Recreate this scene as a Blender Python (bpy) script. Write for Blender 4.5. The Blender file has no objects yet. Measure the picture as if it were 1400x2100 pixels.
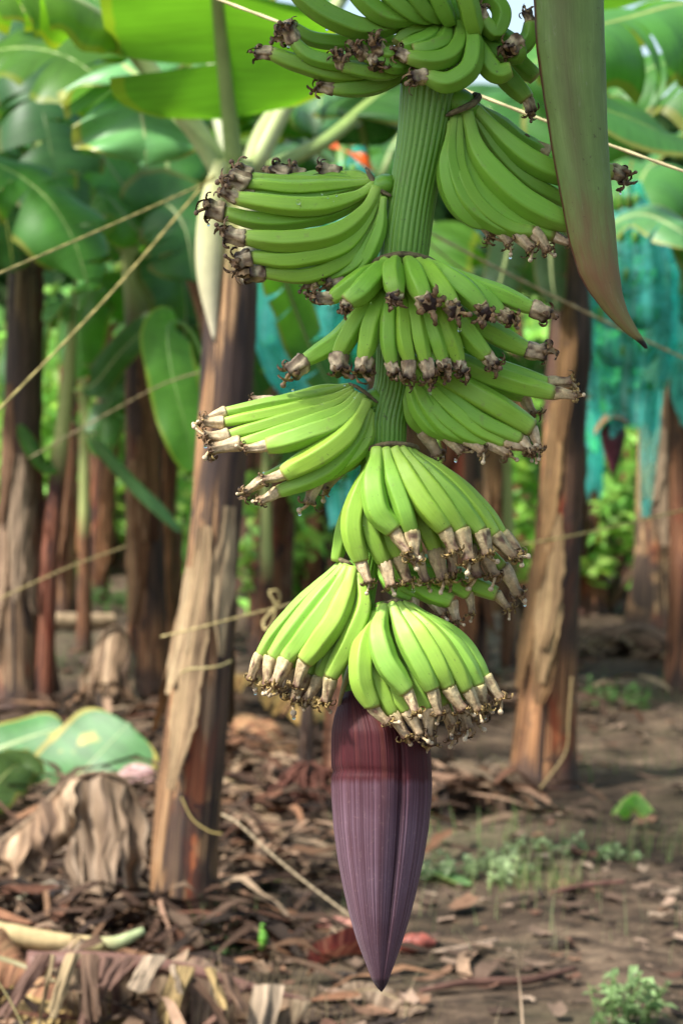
# Banana plantation: a hanging banana bunch in front of blurred banana plants.
import bpy, math, random
import numpy as np
from mathutils import Vector, Matrix, Euler, noise

R = math.radians
random.seed(7)
rng = np.random.default_rng(7)
scene = bpy.context.scene
COL = scene.collection

# ------------------------------------------------------------------ camera
F_PX = 2100 * 55.0 / 22.3
PITCH = R(3.866)
CAM = Vector((0, 0, 1.75))
FWD = Vector((0, math.cos(PITCH), -math.sin(PITCH)))
UP = Vector((0, math.sin(PITCH), math.cos(PITCH)))
RT = Vector((1, 0, 0))
D0 = 3.4
PXM = D0 / F_PX            # metres per photo pixel at the bunch

cam_d = bpy.data.cameras.new('camera')
cam_d.sensor_fit = 'VERTICAL'
cam_d.sensor_height = 22.3
cam_d.sensor_width = 14.9
cam_d.lens = 55
cam_d.clip_end = 2000
cam_d.dof.use_dof = True
cam_d.dof.focus_distance = D0 - 0.045
cam_d.dof.aperture_fstop = 3.7
cam_d.dof.aperture_blades = 7
cam = bpy.data.objects.new('camera', cam_d)
COL.objects.link(cam)
cam.location = CAM
cam.rotation_euler = (R(90) - PITCH, 0, 0)
scene.camera = cam


def P(px, py, d):
    return CAM + (FWD + RT * ((px - 700) / F_PX) + UP * ((1050 - py) / F_PX)) * d


def B(px, py, q=0.0):
    return P(px, py, D0 - q * PXM)


def G(px, py, z=0.0):
    v = FWD + RT * ((px - 700) / F_PX) + UP * ((1050 - py) / F_PX)
    return CAM + v * ((z - CAM.z) / v.z)


def depth(p):
    return (p - CAM).dot(FWD)


# ------------------------------------------------------------------ mesh builder
class MB:
    def __init__(s):
        s.v, s.f, s.t, s.c = [], [], [], []

    def vert(s, p, t=(0, 0, 0), c=(1, 1, 1)):
        s.v.append((p[0], p[1], p[2])); s.t.append(t); s.c.append((c[0], c[1], c[2], 1.0))
        return len(s.v) - 1

    def grid(s, rows, closed=False):
        for a, b in zip(rows[:-1], rows[1:]):
            n = len(a)
            for j in range(n if closed else n - 1):
                k = (j + 1) % n
                s.f.append((a[j], a[k], b[k], b[j]))

    def build(s, name, mat, parent=None, origin=None, smooth=True):
        me = bpy.data.meshes.new(name)
        v = np.array(s.v, dtype=np.float64)
        if origin is not None:
            v = v - np.array(origin)
        me.from_pydata(v.tolist(), [], s.f)
        a = me.attributes.new('tx', 'FLOAT_VECTOR', 'POINT')
        a.data.foreach_set('vector', np.array(s.t, dtype=np.float32).ravel())
        a = me.attributes.new('tint', 'FLOAT_COLOR', 'POINT')
        a.data.foreach_set('color', np.array(s.c, dtype=np.float32).ravel())
        if smooth:
            me.polygons.foreach_set('use_smooth', [True] * len(me.polygons))
        me.materials.append(mat)
        me.update()
        o = bpy.data.objects.new(name, me)
        COL.objects.link(o)
        if parent is not None:
            o.parent = parent
        elif origin is not None:
            o.location = origin
        return o


def thing(name, label, cat, loc, group=None):
    o = bpy.data.objects.new(name, None)
    o.empty_display_size = 0.1
    COL.objects.link(o)
    o.location = loc
    return tag(o, label, cat, group)


def tag(o, label, cat, group=None, kind=None):
    if label: o['label'] = label
    if cat: o['category'] = cat
    if group: o['group'] = group
    if kind: o['kind'] = kind
    return o


def catmull(pts, n):
    """n points evenly spaced along a smooth curve through pts (sequences of any dimension)."""
    p = np.array([list(q) for q in pts], dtype=float)
    if len(p) == 2:
        return p[0] + (p[1] - p[0]) * np.linspace(0, 1, n)[:, None]
    q = np.vstack([2 * p[0] - p[1], p, 2 * p[-1] - p[-2]])
    out = []
    for i in range(1, len(q) - 2):
        t = np.linspace(0, 1, 14, endpoint=False)[:, None]
        a, b, c, d = q[i - 1], q[i], q[i + 1], q[i + 2]
        out.append(0.5 * (2 * b + (c - a) * t + (2 * a - 5 * b + 4 * c - d) * t ** 2 + (3 * b - a - 3 * c + d) * t ** 3))
    out = np.vstack(out + [p[-1:]])
    L = np.concatenate([[0], np.cumsum(np.linalg.norm(np.diff(out[:, :3], axis=0), axis=1))])
    u = np.linspace(0, L[-1], n)
    return np.stack([np.interp(u, L, out[:, k]) for k in range(out.shape[1])], axis=1)


def frames(path, ref=(0, 0, 1)):
    """tangent, side, normal along a path by parallel transport."""
    T = np.gradient(path, axis=0)
    T /= np.linalg.norm(T, axis=1)[:, None] + 1e-12
    r = np.array(ref, dtype=float)
    s = np.cross(T[0], r)
    if np.linalg.norm(s) < 1e-3:
        s = np.cross(T[0], (0, 1, 0.1))
    s /= np.linalg.norm(s)
    S = [s]
    for i in range(1, len(T)):
        s = S[-1] - T[i] * S[-1].dot(T[i])
        s /= np.linalg.norm(s) + 1e-12
        S.append(s)
    S = np.array(S)
    return T, S, np.cross(S, T)


def tube(mb, path, rad, n=10, shape=None, cap=True, ref=(0, 0, 1), flat=1.0, col=None, roll=0.0):
    """shape(i_frac, angle) -> radius factor; col(i_frac, angle) -> rgb."""
    path = np.asarray(path, dtype=float)
    T, S, N = frames(path, ref)
    m = len(path)
    rows = []
    for i in range(m):
        u = i / (m - 1)
        row = []
        for j in range(n):
            a = 2 * math.pi * j / n
            r = rad[i] * (shape(u, a) if shape else 1.0)
            p = path[i] + (S[i] * math.cos(a + roll) + N[i] * math.sin(a + roll) * flat) * r
            row.append(mb.vert(p, (u, j / n, 0), col(u, a) if col else (1, 1, 1)))
        rows.append(row)
    mb.grid(rows, closed=True)
    if cap:
        for row, k, sg in ((rows[0], 0, 1), (rows[-1], m - 1, -1)):
            c = mb.vert(path[k], (k / (m - 1), 0, 0), col(k / (m - 1), 0) if col else (1, 1, 1))
            for j in range(n):
                a, b = row[j], row[(j + 1) % n]
                mb.f.append((c, b, a) if sg > 0 else (c, a, b))
    return rows


def interp(u, table):
    xs, ys = zip(*table)
    return np.interp(u, xs, ys)


# ------------------------------------------------------------------ materials
class NT:
    def __init__(s, name):
        s.m = bpy.data.materials.new(name)
        s.m.use_nodes = True
        s.t = s.m.node_tree
        s.t.nodes.clear()
        s.out = s.n('ShaderNodeOutputMaterial')

    def n(s, typ, **kw):
        nd = s.t.nodes.new(typ)
        for k, v in kw.items():
            if k.startswith('i_'):
                nd.inputs[k[2:].replace('_', ' ')].default_value = v
            else:
                setattr(nd, k, v)
        return nd

    def l(s, a, b):
        s.t.links.new(a, b)

    def attr(s, name):
        return s.n('ShaderNodeAttribute', attribute_name=name)

    def scaled(s, src, sc):
        m = s.n('ShaderNodeVectorMath', operation='MULTIPLY')
        s.l(src, m.inputs[0]); m.inputs[1].default_value = sc
        return m.outputs[0]

    def noise(s, vec, scale=5, detail=4, rough=0.6, dist=0.0):
        nd = s.n('ShaderNodeTexNoise')
        nd.inputs['Scale'].default_value = scale
        nd.inputs['Detail'].default_value = detail
        nd.inputs['Roughness'].default_value = rough
        nd.inputs['Distortion'].default_value = dist
        if vec is not None:
            s.l(vec, nd.inputs['Vector'])
        return nd.outputs['Fac']

    def ramp(s, fac, stops):
        nd = s.n('ShaderNodeValToRGB')
        e = nd.color_ramp.elements
        e[0].position, e[0].color = stops[0][0], (*stops[0][1], 1)
        e[1].position, e[1].color = stops[-1][0], (*stops[-1][1], 1)
        for p, c in stops[1:-1]:
            x = e.new(p); x.color = (*c, 1)
        s.l(fac, nd.inputs[0])
        return nd.outputs[0]

    def mix(s, fac, a, b, mode='MIX'):
        nd = s.n('ShaderNodeMix', data_type='RGBA', blend_type=mode)
        for sock, val in ((nd.inputs[0], fac), (nd.inputs[6], a), (nd.inputs[7], b)):
            if isinstance(val, (int, float)):
                sock.default_value = val
            elif isinstance(val, tuple):
                sock.default_value = (*val, 1) if len(val) == 3 else val
            else:
                s.l(val, sock)
        return nd.outputs[2]

    def math(s, op, a, b=None, clamp=False):
        nd = s.n('ShaderNodeMath', operation=op, use_clamp=clamp)
        for k, val in enumerate((a, b)):
            if val is None: continue
            if isinstance(val, (int, float)): nd.inputs[k].default_value = val
            else: s.l(val, nd.inputs[k])
        return nd.outputs[0]

    def bump(s, h, strength=0.3, dist=0.01):
        nd = s.n('ShaderNodeBump')
        nd.inputs['Strength'].default_value = strength
        nd.inputs['Distance'].default_value = dist
        s.l(h, nd.inputs['Height'])
        return nd.outputs[0]

    def bsdf(s, color, rough=0.5, spec=0.5, normal=None, **kw):
        b = s.n('ShaderNodeBsdfPrincipled')
        for sock, val in ((b.inputs['Base Color'], color), (b.inputs['Roughness'], rough)):
            if isinstance(val, tuple): sock.default_value = (*val, 1)
            elif isinstance(val, (int, float)): sock.default_value = val
            else: s.l(val, sock)
        b.inputs['Specular IOR Level'].default_value = spec
        if normal is not None: s.l(normal, b.inputs['Normal'])
        for k, v in kw.items():
            b.inputs[k.replace('_', ' ')].default_value = v
        return b

    def done(s, shader):
        s.l(shader, s.out.inputs['Surface'])
        return s.m


def lin(r, g, b):
    f = lambda c: c / 12.92 if c <= 0.04045 else ((c + 0.055) / 1.055) ** 2.4
    return (f(r / 255), f(g / 255), f(b / 255))


def mat_banana():
    k = NT('banana_skin')
    oi = k.n('ShaderNodeObjectInfo')
    tx = k.attr('tx').outputs['Vector']
    sep = k.n('ShaderNodeSeparateXYZ'); k.l(tx, sep.inputs[0])
    geo = k.n('ShaderNodeTexCoord').outputs['Object']
    n1 = k.noise(geo, 14, 3)
    c = k.mix(k.math('MULTIPLY', n1, 0.35), oi.outputs['Color'], (0.30, 0.50, 0.055))
    ends = k.ramp(sep.outputs[0], [(0.0, (1, 1, 1)), (0.16, (.35, .35, .35)), (0.35, (0, 0, 0)), (0.80, (0, 0, 0)), (0.93, (.3, .3, .3)), (1.0, (.8, .8, .8))])
    c = k.mix(k.math('MULTIPLY', ends, 0.55), c, (0.40, 0.56, 0.12))
    st = k.noise(k.scaled(tx, (1.2, 14, 1)), 3, 4)
    c = k.mix(k.math('MULTIPLY', k.ramp(st, [(0.4, (0, 0, 0)), (0.75, (1, 1, 1))]), 0.20), c, (0.05, 0.14, 0.015))
    # small dark flecks and rubbed marks
    fl = k.noise(geo, 210, 2, 0.5)
    flm = k.ramp(fl, [(0.0, (0, 0, 0)), (0.715, (0, 0, 0)), (0.74, (1, 1, 1)), (1.0, (1, 1, 1))])
    c = k.mix(k.math('MULTIPLY', flm, 0.55), c, (0.06, 0.05, 0.02))
    sc = k.noise(geo, 55, 5, 0.7)
    scm = k.ramp(sc, [(0.0, (0, 0, 0)), (0.60, (0, 0, 0)), (0.70, (1, 1, 1)), (1.0, (1, 1, 1))])
    c = k.mix(k.math('MULTIPLY', scm, 0.38), c, (0.17, 0.15, 0.06))
    tip = k.ramp(sep.outputs[0], [(0.0, (0, 0, 0)), (0.972, (0, 0, 0)), (0.995, (1, 1, 1)), (1.0, (1, 1, 1))])
    c = k.mix(k.math('MULTIPLY', tip, 0.6), c, (0.30, 0.20, 0.08))
    bn = k.bump(k.noise(geo, 90, 4), 0.08, 0.004)
    rr = k.ramp(k.noise(geo, 30, 3), [(0.3, (.44, .44, .44)), (0.7, (.60, .60, .60))])
    b = k.bsdf(c, rr, 0.36, bn, Subsurface_Weight=0.10, Subsurface_Scale=0.006)
    b.inputs['Subsurface Radius'].default_value = (0.6, 1.0, 0.15)
    return k.done(b.outputs[0])


def mat_stalk():
    k = NT('stalk_skin')
    tx = k.attr('tx').outputs['Vector']
    tint = k.attr('tint').outputs['Color']
    geo = k.n('ShaderNodeTexCoord').outputs['Object']
    c = k.mix(k.noise(k.scaled(tx, (14, 60, 1)), 1.5, 5), (0.062, 0.190, 0.014), (0.15, 0.34, 0.036))
    c = k.mix(0.85, c, tint, 'MULTIPLY')
    fl = k.noise(geo, 160, 2)
    flm = k.ramp(fl, [(0.0, (0, 0, 0)), (0.66, (0, 0, 0)), (0.70, (1, 1, 1)), (1.0, (1, 1, 1))])
    c = k.mix(k.math('MULTIPLY', flm, 0.6), c, (0.05, 0.05, 0.015))
    bl = k.ramp(k.noise(k.scaled(geo, (1, 1, .35)), 26, 5, 0.7), [(0.0, (0, 0, 0)), (0.58, (0, 0, 0)), (0.68, (1, 1, 1)), (1.0, (1, 1, 1))])
    c = k.mix(k.math('MULTIPLY', bl, 0.45), c, (0.10, 0.12, 0.03))
    bn = k.bump(k.noise(geo, 140, 3), 0.12, 0.003)
    return k.done(k.bsdf(c, 0.42, 0.4, bn, Subsurface_Weight=0.08, Subsurface_Scale=0.005).outputs[0])


def mat_tinted(name, rough=0.75, nscale=60, vary=0.5, spec=0.25, bump=0.3, trans=0.0, bdist=0.004, streak=0):
    """colour from the mesh's own tint attribute, broken up by noise."""
    k = NT(name)
    tint = k.attr('tint').outputs['Color']
    geo = k.n('ShaderNodeTexCoord').outputs['Object']
    n = k.noise(geo, nscale, 5, 0.65)
    if streak:
        n2 = k.noise(k.scaled(k.attr('tx').outputs['Vector'], (streak, 1.6, 1)), 1.0, 4, 0.65, 0.3)
        n = k.math('ADD', k.math('MULTIPLY', n, 0.3), k.math('MULTIPLY', n2, 0.7))
    dark = k.mix(1.0, tint, (0.36, 0.34, 0.32), 'MULTIPLY')
    lite = k.mix(1.0, tint, (1.35, 1.32, 1.3), 'MULTIPLY')
    c = k.mix(k.ramp(n, [(0.38, (0, 0, 0)), (0.62, (1, 1, 1))] if streak else [(0.3, (0, 0, 0)), (0.7, (1, 1, 1))]), dark, lite)
    c = k.mix(vary, tint, c)
    b = k.bsdf(c, rough, spec, k.bump(n, bump, bdist))
    if trans <= 0:
        return k.done(b.outputs[0])
    t = k.n('ShaderNodeBsdfTranslucent'); k.l(c, t.inputs[0])
    m = k.n('ShaderNodeMixShader'); m.inputs[0].default_value = trans
    k.l(b.outputs[0], m.inputs[1]); k.l(t.outputs[0], m.inputs[2])
    return k.done(m.outputs[0])


def mat_leaf(name, top, thru, trans=0.45, rough=0.38, edge=(0.30, 0.22, 0.03), edge_amt=0.5, blotch=None, blotch_at=0.62):
    k = NT(name)
    tx = k.attr('tx').outputs['Vector']
    sep = k.n('ShaderNodeSeparateXYZ'); k.l(tx, sep.inputs[0])
    s = k.math('ABSOLUTE', sep.outputs[1])
    oi = k.n('ShaderNodeObjectInfo')
    # fine cross veins: vary fast along the blade, slowly across it
    vein = k.noise(k.scaled(tx, (110, 1.6, 7)), 1.0, 3, 0.6)
    broad = k.noise(k.scaled(tx, (9, 1.2, 3)), 1.0, 3, 0.5)
    geo = k.n('ShaderNodeTexCoord').outputs['Object']
    blot = k.noise(geo, 5, 4, 0.6)
    f = k.math('ADD', k.math('MULTIPLY', vein, 0.5), k.math('MULTIPLY', broad, 0.5))
    f = k.ramp(f, [(0.32, (0, 0, 0)), (0.68, (1, 1, 1))])
    lo = tuple(x * 0.68 for x in top); hi = tuple(min(1, x * 1.35) for x in top)
    c = k.mix(f, lo, hi)
    lo2 = tuple(x * 0.72 for x in thru); hi2 = tuple(min(1, x * 1.22) for x in thru)
    ct = k.mix(f, lo2, hi2)
    # yellowed, browned margin
    em = k.math('MULTIPLY', k.ramp(k.math('ADD', s, k.math('MULTIPLY', blot, 0.22)), [(0.0, (0, 0, 0)), (0.99, (0, 0, 0)), (1.1, (1, 1, 1))]), edge_amt)
    c = k.mix(em, c, edge); ct = k.mix(em, ct, edge)
    if blotch:
        bm = k.ramp(k.noise(geo, 3.2, 3, 0.6), [(blotch_at, (0, 0, 0)), (blotch_at + .06, (1, 1, 1))])
        c = k.mix(bm, c, blotch); ct = k.mix(bm, ct, blotch)
    c = k.mix(1.0, c, oi.outputs['Color'], 'MULTIPLY')
    ct = k.mix(1.0, ct, oi.outputs['Color'], 'MULTIPLY')
    b = k.bsdf(c, rough, 0.5, k.bump(vein, 0.25, 0.004))
    t = k.n('ShaderNodeBsdfTranslucent'); k.l(ct, t.inputs[0])
    m = k.n('ShaderNodeMixShader'); m.inputs[0].default_value = trans
    k.l(b.outputs[0], m.inputs[1]); k.l(t.outputs[0], m.inputs[2])
    return k.done(m.outputs[0])


def mat_trunk():
    k = NT('pseudostem')
    tx = k.attr('tx').outputs['Vector']          # x = metres up, y = turn 0..1, z = per trunk offset
    oi = k.n('ShaderNodeObjectInfo')
    geo = k.n('ShaderNodeTexCoord').outputs['Object']
    tint = k.attr('tint').outputs['Color']
    off = k.n('ShaderNodeVectorMath', operation='ADD')
    k.l(tx, off.inputs[0])
    rv = k.n('ShaderNodeCombineXYZ'); k.l(oi.outputs['Random'], rv.inputs[0]); k.l(oi.outputs['Random'], rv.inputs[2])
    rs = k.scaled(rv.outputs[0], (37, 37, 51)); k.l(rs, off.inputs[1])
    v = off.outputs[0]
    streak = k.noise(k.scaled(v, (0.5, 15, 1)), 1.0, 5, 0.64, 0.5)
    fine = k.noise(k.scaled(v, (1.5, 38, 1)), 1.0, 4, 0.65)
    c = k.ramp(streak, [(0.28, (0.010, 0.007, 0.006)), (0.39, (0.022, 0.012, 0.008)), (0.42, (0.13, 0.078, 0.040)), (0.465, (0.27, 0.185, 0.10)), (0.495, (0.40, 0.285, 0.165)), (0.515, (0.035, 0.019, 0.012)),
                        (0.555, (0.17, 0.094, 0.046)), (0.595, (0.38, 0.26, 0.145)), (0.635, (0.06, 0.032, 0.018)), (0.70, (0.28, 0.19, 0.105)), (0.80, (0.12, 0.07, 0.04))])
    patch = k.noise(k.scaled(v, (1.7, 5, 1)), 1.0, 4, 0.6, 0.6)
    red = k.ramp(patch, [(0.0, (0, 0, 0)), (0.57, (0, 0, 0)), (0.63, (1, 1, 1)), (1.0, (1, 1, 1))])
    c = k.mix(k.math('MULTIPLY', red, 0.7), c, (0.22, 0.048, 0.014))
    p2 = k.noise(k.scaled(v, (2.6, 4, 3)), 1.0, 5, 0.65, 0.8)
    blk = k.ramp(p2, [(0.0, (1, 1, 1)), (0.41, (1, 1, 1)), (0.46, (0, 0, 0)), (1.0, (0, 0, 0))])
    c = k.mix(k.math('MULTIPLY', blk, 0.8), c, (0.022, 0.017, 0.018))
    gry = k.ramp(p2, [(0.0, (0, 0, 0)), (0.60, (0, 0, 0)), (0.66, (1, 1, 1)), (1.0, (1, 1, 1))])
    c = k.mix(k.math('MULTIPLY', gry, 0.4), c, (0.32, 0.265, 0.19))
    c = k.mix(0.75, c, k.ramp(fine, [(0.36, (0.22, 0.20, 0.19)), (0.62, (1.35, 1.32, 1.3))]), 'MULTIPLY')
    c = k.mix(1.0, c, oi.outputs['Color'], 'MULTIPLY')
    # tint.r = 0 on bare fresh sheath near the top (pale green), 1 on old dry sheath
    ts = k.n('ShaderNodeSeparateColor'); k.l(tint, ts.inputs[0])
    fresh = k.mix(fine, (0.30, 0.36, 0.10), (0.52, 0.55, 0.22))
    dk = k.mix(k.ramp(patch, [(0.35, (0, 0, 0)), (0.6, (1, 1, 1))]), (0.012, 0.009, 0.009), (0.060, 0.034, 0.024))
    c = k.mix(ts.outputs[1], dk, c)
    c = k.mix(ts.outputs[0], fresh, c)
    h = k.math('ADD', k.math('MULTIPLY', streak, 0.8), k.math('MULTIPLY', fine, 0.4))
    return k.done(k.bsdf(c, 0.62, 0.35, k.bump(h, 0.7, 0.012)).outputs[0])


def mat_bud():
    k = NT('flower_bud_bract')
    tx = k.attr('tx').outputs['Vector']
    sep = k.n('ShaderNodeSeparateXYZ'); k.l(tx, sep.inputs[0])
    geo = k.n('ShaderNodeTexCoord').outputs['Object']
    stripe = k.noise(k.scaled(tx, (0.9, 135, 9)), 1.0, 2, 0.5)
    wide = k.noise(k.scaled(tx, (1.2, 22, 5)), 1.0, 4, 0.6)
    n = k.noise(geo, 9, 4)
    maroon = k.mix(stripe, (0.018, 0.003, 0.005), (0.085, 0.011, 0.013))
    maroon = k.mix(k.math('MULTIPLY', k.ramp(wide, [(0.5, (0, 0, 0)), (0.75, (1, 1, 1))]), 0.5), maroon, (0.18, 0.055, 0.035))
    bloom = k.mix(k.ramp(stripe, [(0.22, (0, 0, 0)), (0.78, (1, 1, 1))]), (0.050, 0.019, 0.027), (0.225, 0.148, 0.192))
    # pale specks along the ribs
    sp = k.noise(k.scaled(tx, (60, 60, 3)), 1.0, 3, 0.7)
    bloom = k.mix(k.math('MULTIPLY', k.ramp(sp, [(0.58, (0, 0, 0)), (0.70, (1, 1, 1))]), 0.25), bloom, (0.36, 0.24, 0.22))
    edge = k.math('ADD', sep.outputs[0], k.math('MULTIPLY', k.math('SUBTRACT', wide, 0.5), 0.035))
    edge = k.math('ADD', edge, k.math('MULTIPLY', k.math('SUBTRACT', stripe, 0.5), 0.02))
    fac = k.ramp(edge, [(0.0, (0, 0, 0)), (0.314, (0.03, .03, .03)), (0.334, (.62, .62, .62)), (0.50, (1, 1, 1)), (1.0, (1, 1, 1))])
    fac = k.math('MULTIPLY', fac, k.ramp(n, [(0.25, (.55, .55, .55)), (0.65, (1, 1, 1))]))
    c = k.mix(fac, maroon, bloom)
    edge_red = k.attr('tint').outputs['Color']
    c = k.mix(1.0, c, edge_red, 'MULTIPLY')
    b = k.bsdf(c, k.ramp(fac, [(0, (.55, .55, .55)), (1, (.52, .52, .52))]), 0.22, k.bump(stripe, 0.7, 0.003))
    b.inputs['Sheen Weight'].default_value = 0.06
    b.inputs['Sheen Roughness'].default_value = 0.4
    return k.done(b.outputs[0])


def mat_flag():
    k = NT('hanging_bract')
    tx = k.attr('tx').outputs['Vector']          # x along 0..1, y across -1..1
    sep = k.n('ShaderNodeSeparateXYZ'); k.l(tx, sep.inputs[0])
    geo = k.n('ShaderNodeTexCoord').outputs['Object']
    fine = k.noise(k.scaled(tx, (1.6, 26, 1)), 1.0, 4, 0.6)
    n = k.noise(k.scaled(tx, (6, 2.6, 1)), 1.0, 5, 0.65)
    green = k.mix(fine, (0.13, 0.225, 0.045), (0.27, 0.38, 0.12))
    band = k.ramp(n, [(0.35, (0, 0, 0)), (0.65, (1, 1, 1))])
    green = k.mix(k.math('MULTIPLY', band, 0.6), green, (0.105, 0.16, 0.038))
    ctr = k.ramp(k.math('ABSOLUTE', k.math('ADD', sep.outputs[1], 0.25)), [(0.0, (1, 1, 1)), (0.30, (0, 0, 0)), (1, (0, 0, 0))])
    green = k.mix(k.math('MULTIPLY', ctr, 0.5), green, (0.115, 0.088, 0.035))
    redf = k.ramp(k.math('ADD', sep.outputs[0], k.math('MULTIPLY', k.math('SUBTRACT', n, 0.5), 0.35)), [(0.64, (0, 0, 0)), (0.84, (1, 1, 1)), (1.0, (.5, .5, .5))])
    c = k.mix(k.math('MULTIPLY', redf, 0.7), green, (0.26, 0.10, 0.055))
    lf = k.ramp(sep.outputs[1], [(0.0, (1, 1, 1)), (0.06, (0, 0, 0)), (1.0, (0, 0, 0))])
    shift = k.math('MULTIPLY', k.math('ADD', sep.outputs[1], 1.0), 0.5)
    lf = k.ramp(shift, [(0.0, (1, 1, 1)), (0.055, (1, 1, 1)), (0.10, (0, 0, 0)), (1, (0, 0, 0))])
    c = k.mix(k.math('MULTIPLY', lf, 0.9), c, (0.12, 0.018, 0.016))
    tipf = k.ramp(sep.outputs[0], [(0.0, (0, 0, 0)), (0.974, (0, 0, 0)), (0.984, (1, 1, 1)), (1, (1, 1, 1))])
    c = k.mix(tipf, c, (0.012, 0.010, 0.008))
    spk = k.ramp(k.noise(geo, 120, 3, 0.6), [(0.0, (0, 0, 0)), (0.66, (0, 0, 0)), (0.72, (1, 1, 1)), (1, (1, 1, 1))])
    c = k.mix(k.math('MULTIPLY', spk, 0.5), c, (0.07, 0.045, 0.025))
    scr = k.ramp(k.noise(k.scaled(tx, (14, 9, 1)), 1.0, 5, 0.7, 1.0), [(0.0, (0, 0, 0)), (0.63, (0, 0, 0)), (0.68, (1, 1, 1)), (1, (1, 1, 1))])
    c = k.mix(k.math('MULTIPLY', scr, 0.35), c, (0.30, 0.30, 0.20))
    b = k.bsdf(c, 0.5, 0.4, k.bump(fine, 0.45, 0.002))
    t = k.n('ShaderNodeBsdfTranslucent'); k.l(c, t.inputs[0])
    m = k.n('ShaderNodeMixShader'); m.inputs[0].default_value = 0.18
    k.l(b.outputs[0], m.inputs[1]); k.l(t.outputs[0], m.inputs[2])
    return k.done(m.outputs[0])


def mat_soil():
    k = NT('soil')
    geo = k.n('ShaderNodeTexCoord').outputs['Object']
    big = k.noise(geo, 0.9, 4, 0.55)
    mid = k.noise(geo, 6, 6, 0.65)
    stretched = k.noise(k.scaled(geo, (3.2, 4.6, 3)), 2.6, 7, 0.7)
    fine = k.noise(geo, 45, 5, 0.7)
    c = k.ramp(mid, [(0.30, (0.026, 0.017, 0.011)), (0.47, (0.095, 0.065, 0.042)), (0.58, (0.19, 0.135, 0.088)), (0.75, (0.29, 0.215, 0.14))])
    c2 = k.ramp(stretched, [(0.36, (0.022, 0.015, 0.010)), (0.50, (0.115, 0.079, 0.051)), (0.64, (0.30, 0.215, 0.14))])
    c = k.mix(0.55, c, c2)
    moss = k.ramp(big, [(0.0, (0, 0, 0)), (0.52, (0, 0, 0)), (0.66, (1, 1, 1)), (1, (1, 1, 1))])
    c = k.mix(k.math('MULTIPLY', k.math('MULTIPLY', moss, fine), 0.5), c, (0.085, 0.12, 0.045))
    c = k.mix(0.5, c, k.ramp(fine, [(0.3, (0.45, 0.43, 0.42)), (0.7, (1.3, 1.28, 1.25))]), 'MULTIPLY')
    h = k.math('ADD', mid, k.math('MULTIPLY', fine, 0.4))
    soil_patch = k.ramp(k.noise(geo, 1.6, 4, 0.6), [(0.42, (.52, .50, .48)), (0.60, (1, 1, 1))])  # broad random patches of darker soil
    c = k.mix(1.0, c, soil_patch, 'MULTIPLY')
    c = k.mix(1.0, c, (0.86, 0.86, 0.86), 'MULTIPLY')
    return k.done(k.bsdf(c, 0.85, 0.2, k.bump(h, 0.9, 0.03)).outputs[0])


def mat_bag():
    k = NT('bag_film')
    geo = k.n('ShaderNodeTexCoord').outputs['Object']
    tx = k.attr('tx').outputs['Vector']
    fold = k.noise(k.scaled(tx, (1.2, 22, 1)), 1.0, 4, 0.6, 0.5)
    c = k.ramp(fold, [(0.3, (0.05, 0.48, 0.43)), (0.5, (0.15, 0.76, 0.68)), (0.66, (0.45, 0.88, 0.83))])
    n = k.noise(geo, 7, 4, 0.6)
    b = k.bsdf(c, 0.28, 0.5, k.bump(n, 0.7, 0.03))
    t = k.n('ShaderNodeBsdfTranslucent'); k.l(c, t.inputs[0])
    m = k.n('ShaderNodeMixShader'); m.inputs[0].default_value = 0.55
    k.l(b.outputs[0], m.inputs[1]); k.l(t.outputs[0], m.inputs[2])
    tr = k.n('ShaderNodeBsdfTransparent'); tr.inputs[0].default_value = (0.45, 0.95, 0.90, 1)
    m2 = k.n('ShaderNodeMixShader')
    k.l(k.ramp(n, [(0.38, (.32, .32, .32)), (0.60, (.85, .85, .85))]), m2.inputs[0])
    k.l(m.outputs[0], m2.inputs[1]); k.l(tr.outputs[0], m2.inputs[2])
    return k.done(m2.outputs[0])


def mat_water():
    k = NT('water_drop')
    b = k.bsdf((1, 1, 1), 0.02, 0.5)
    b.inputs['Transmission Weight'].default_value = 1.0
    b.inputs['IOR'].default_value = 1.33
    return k.done(b.outputs[0])


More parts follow.
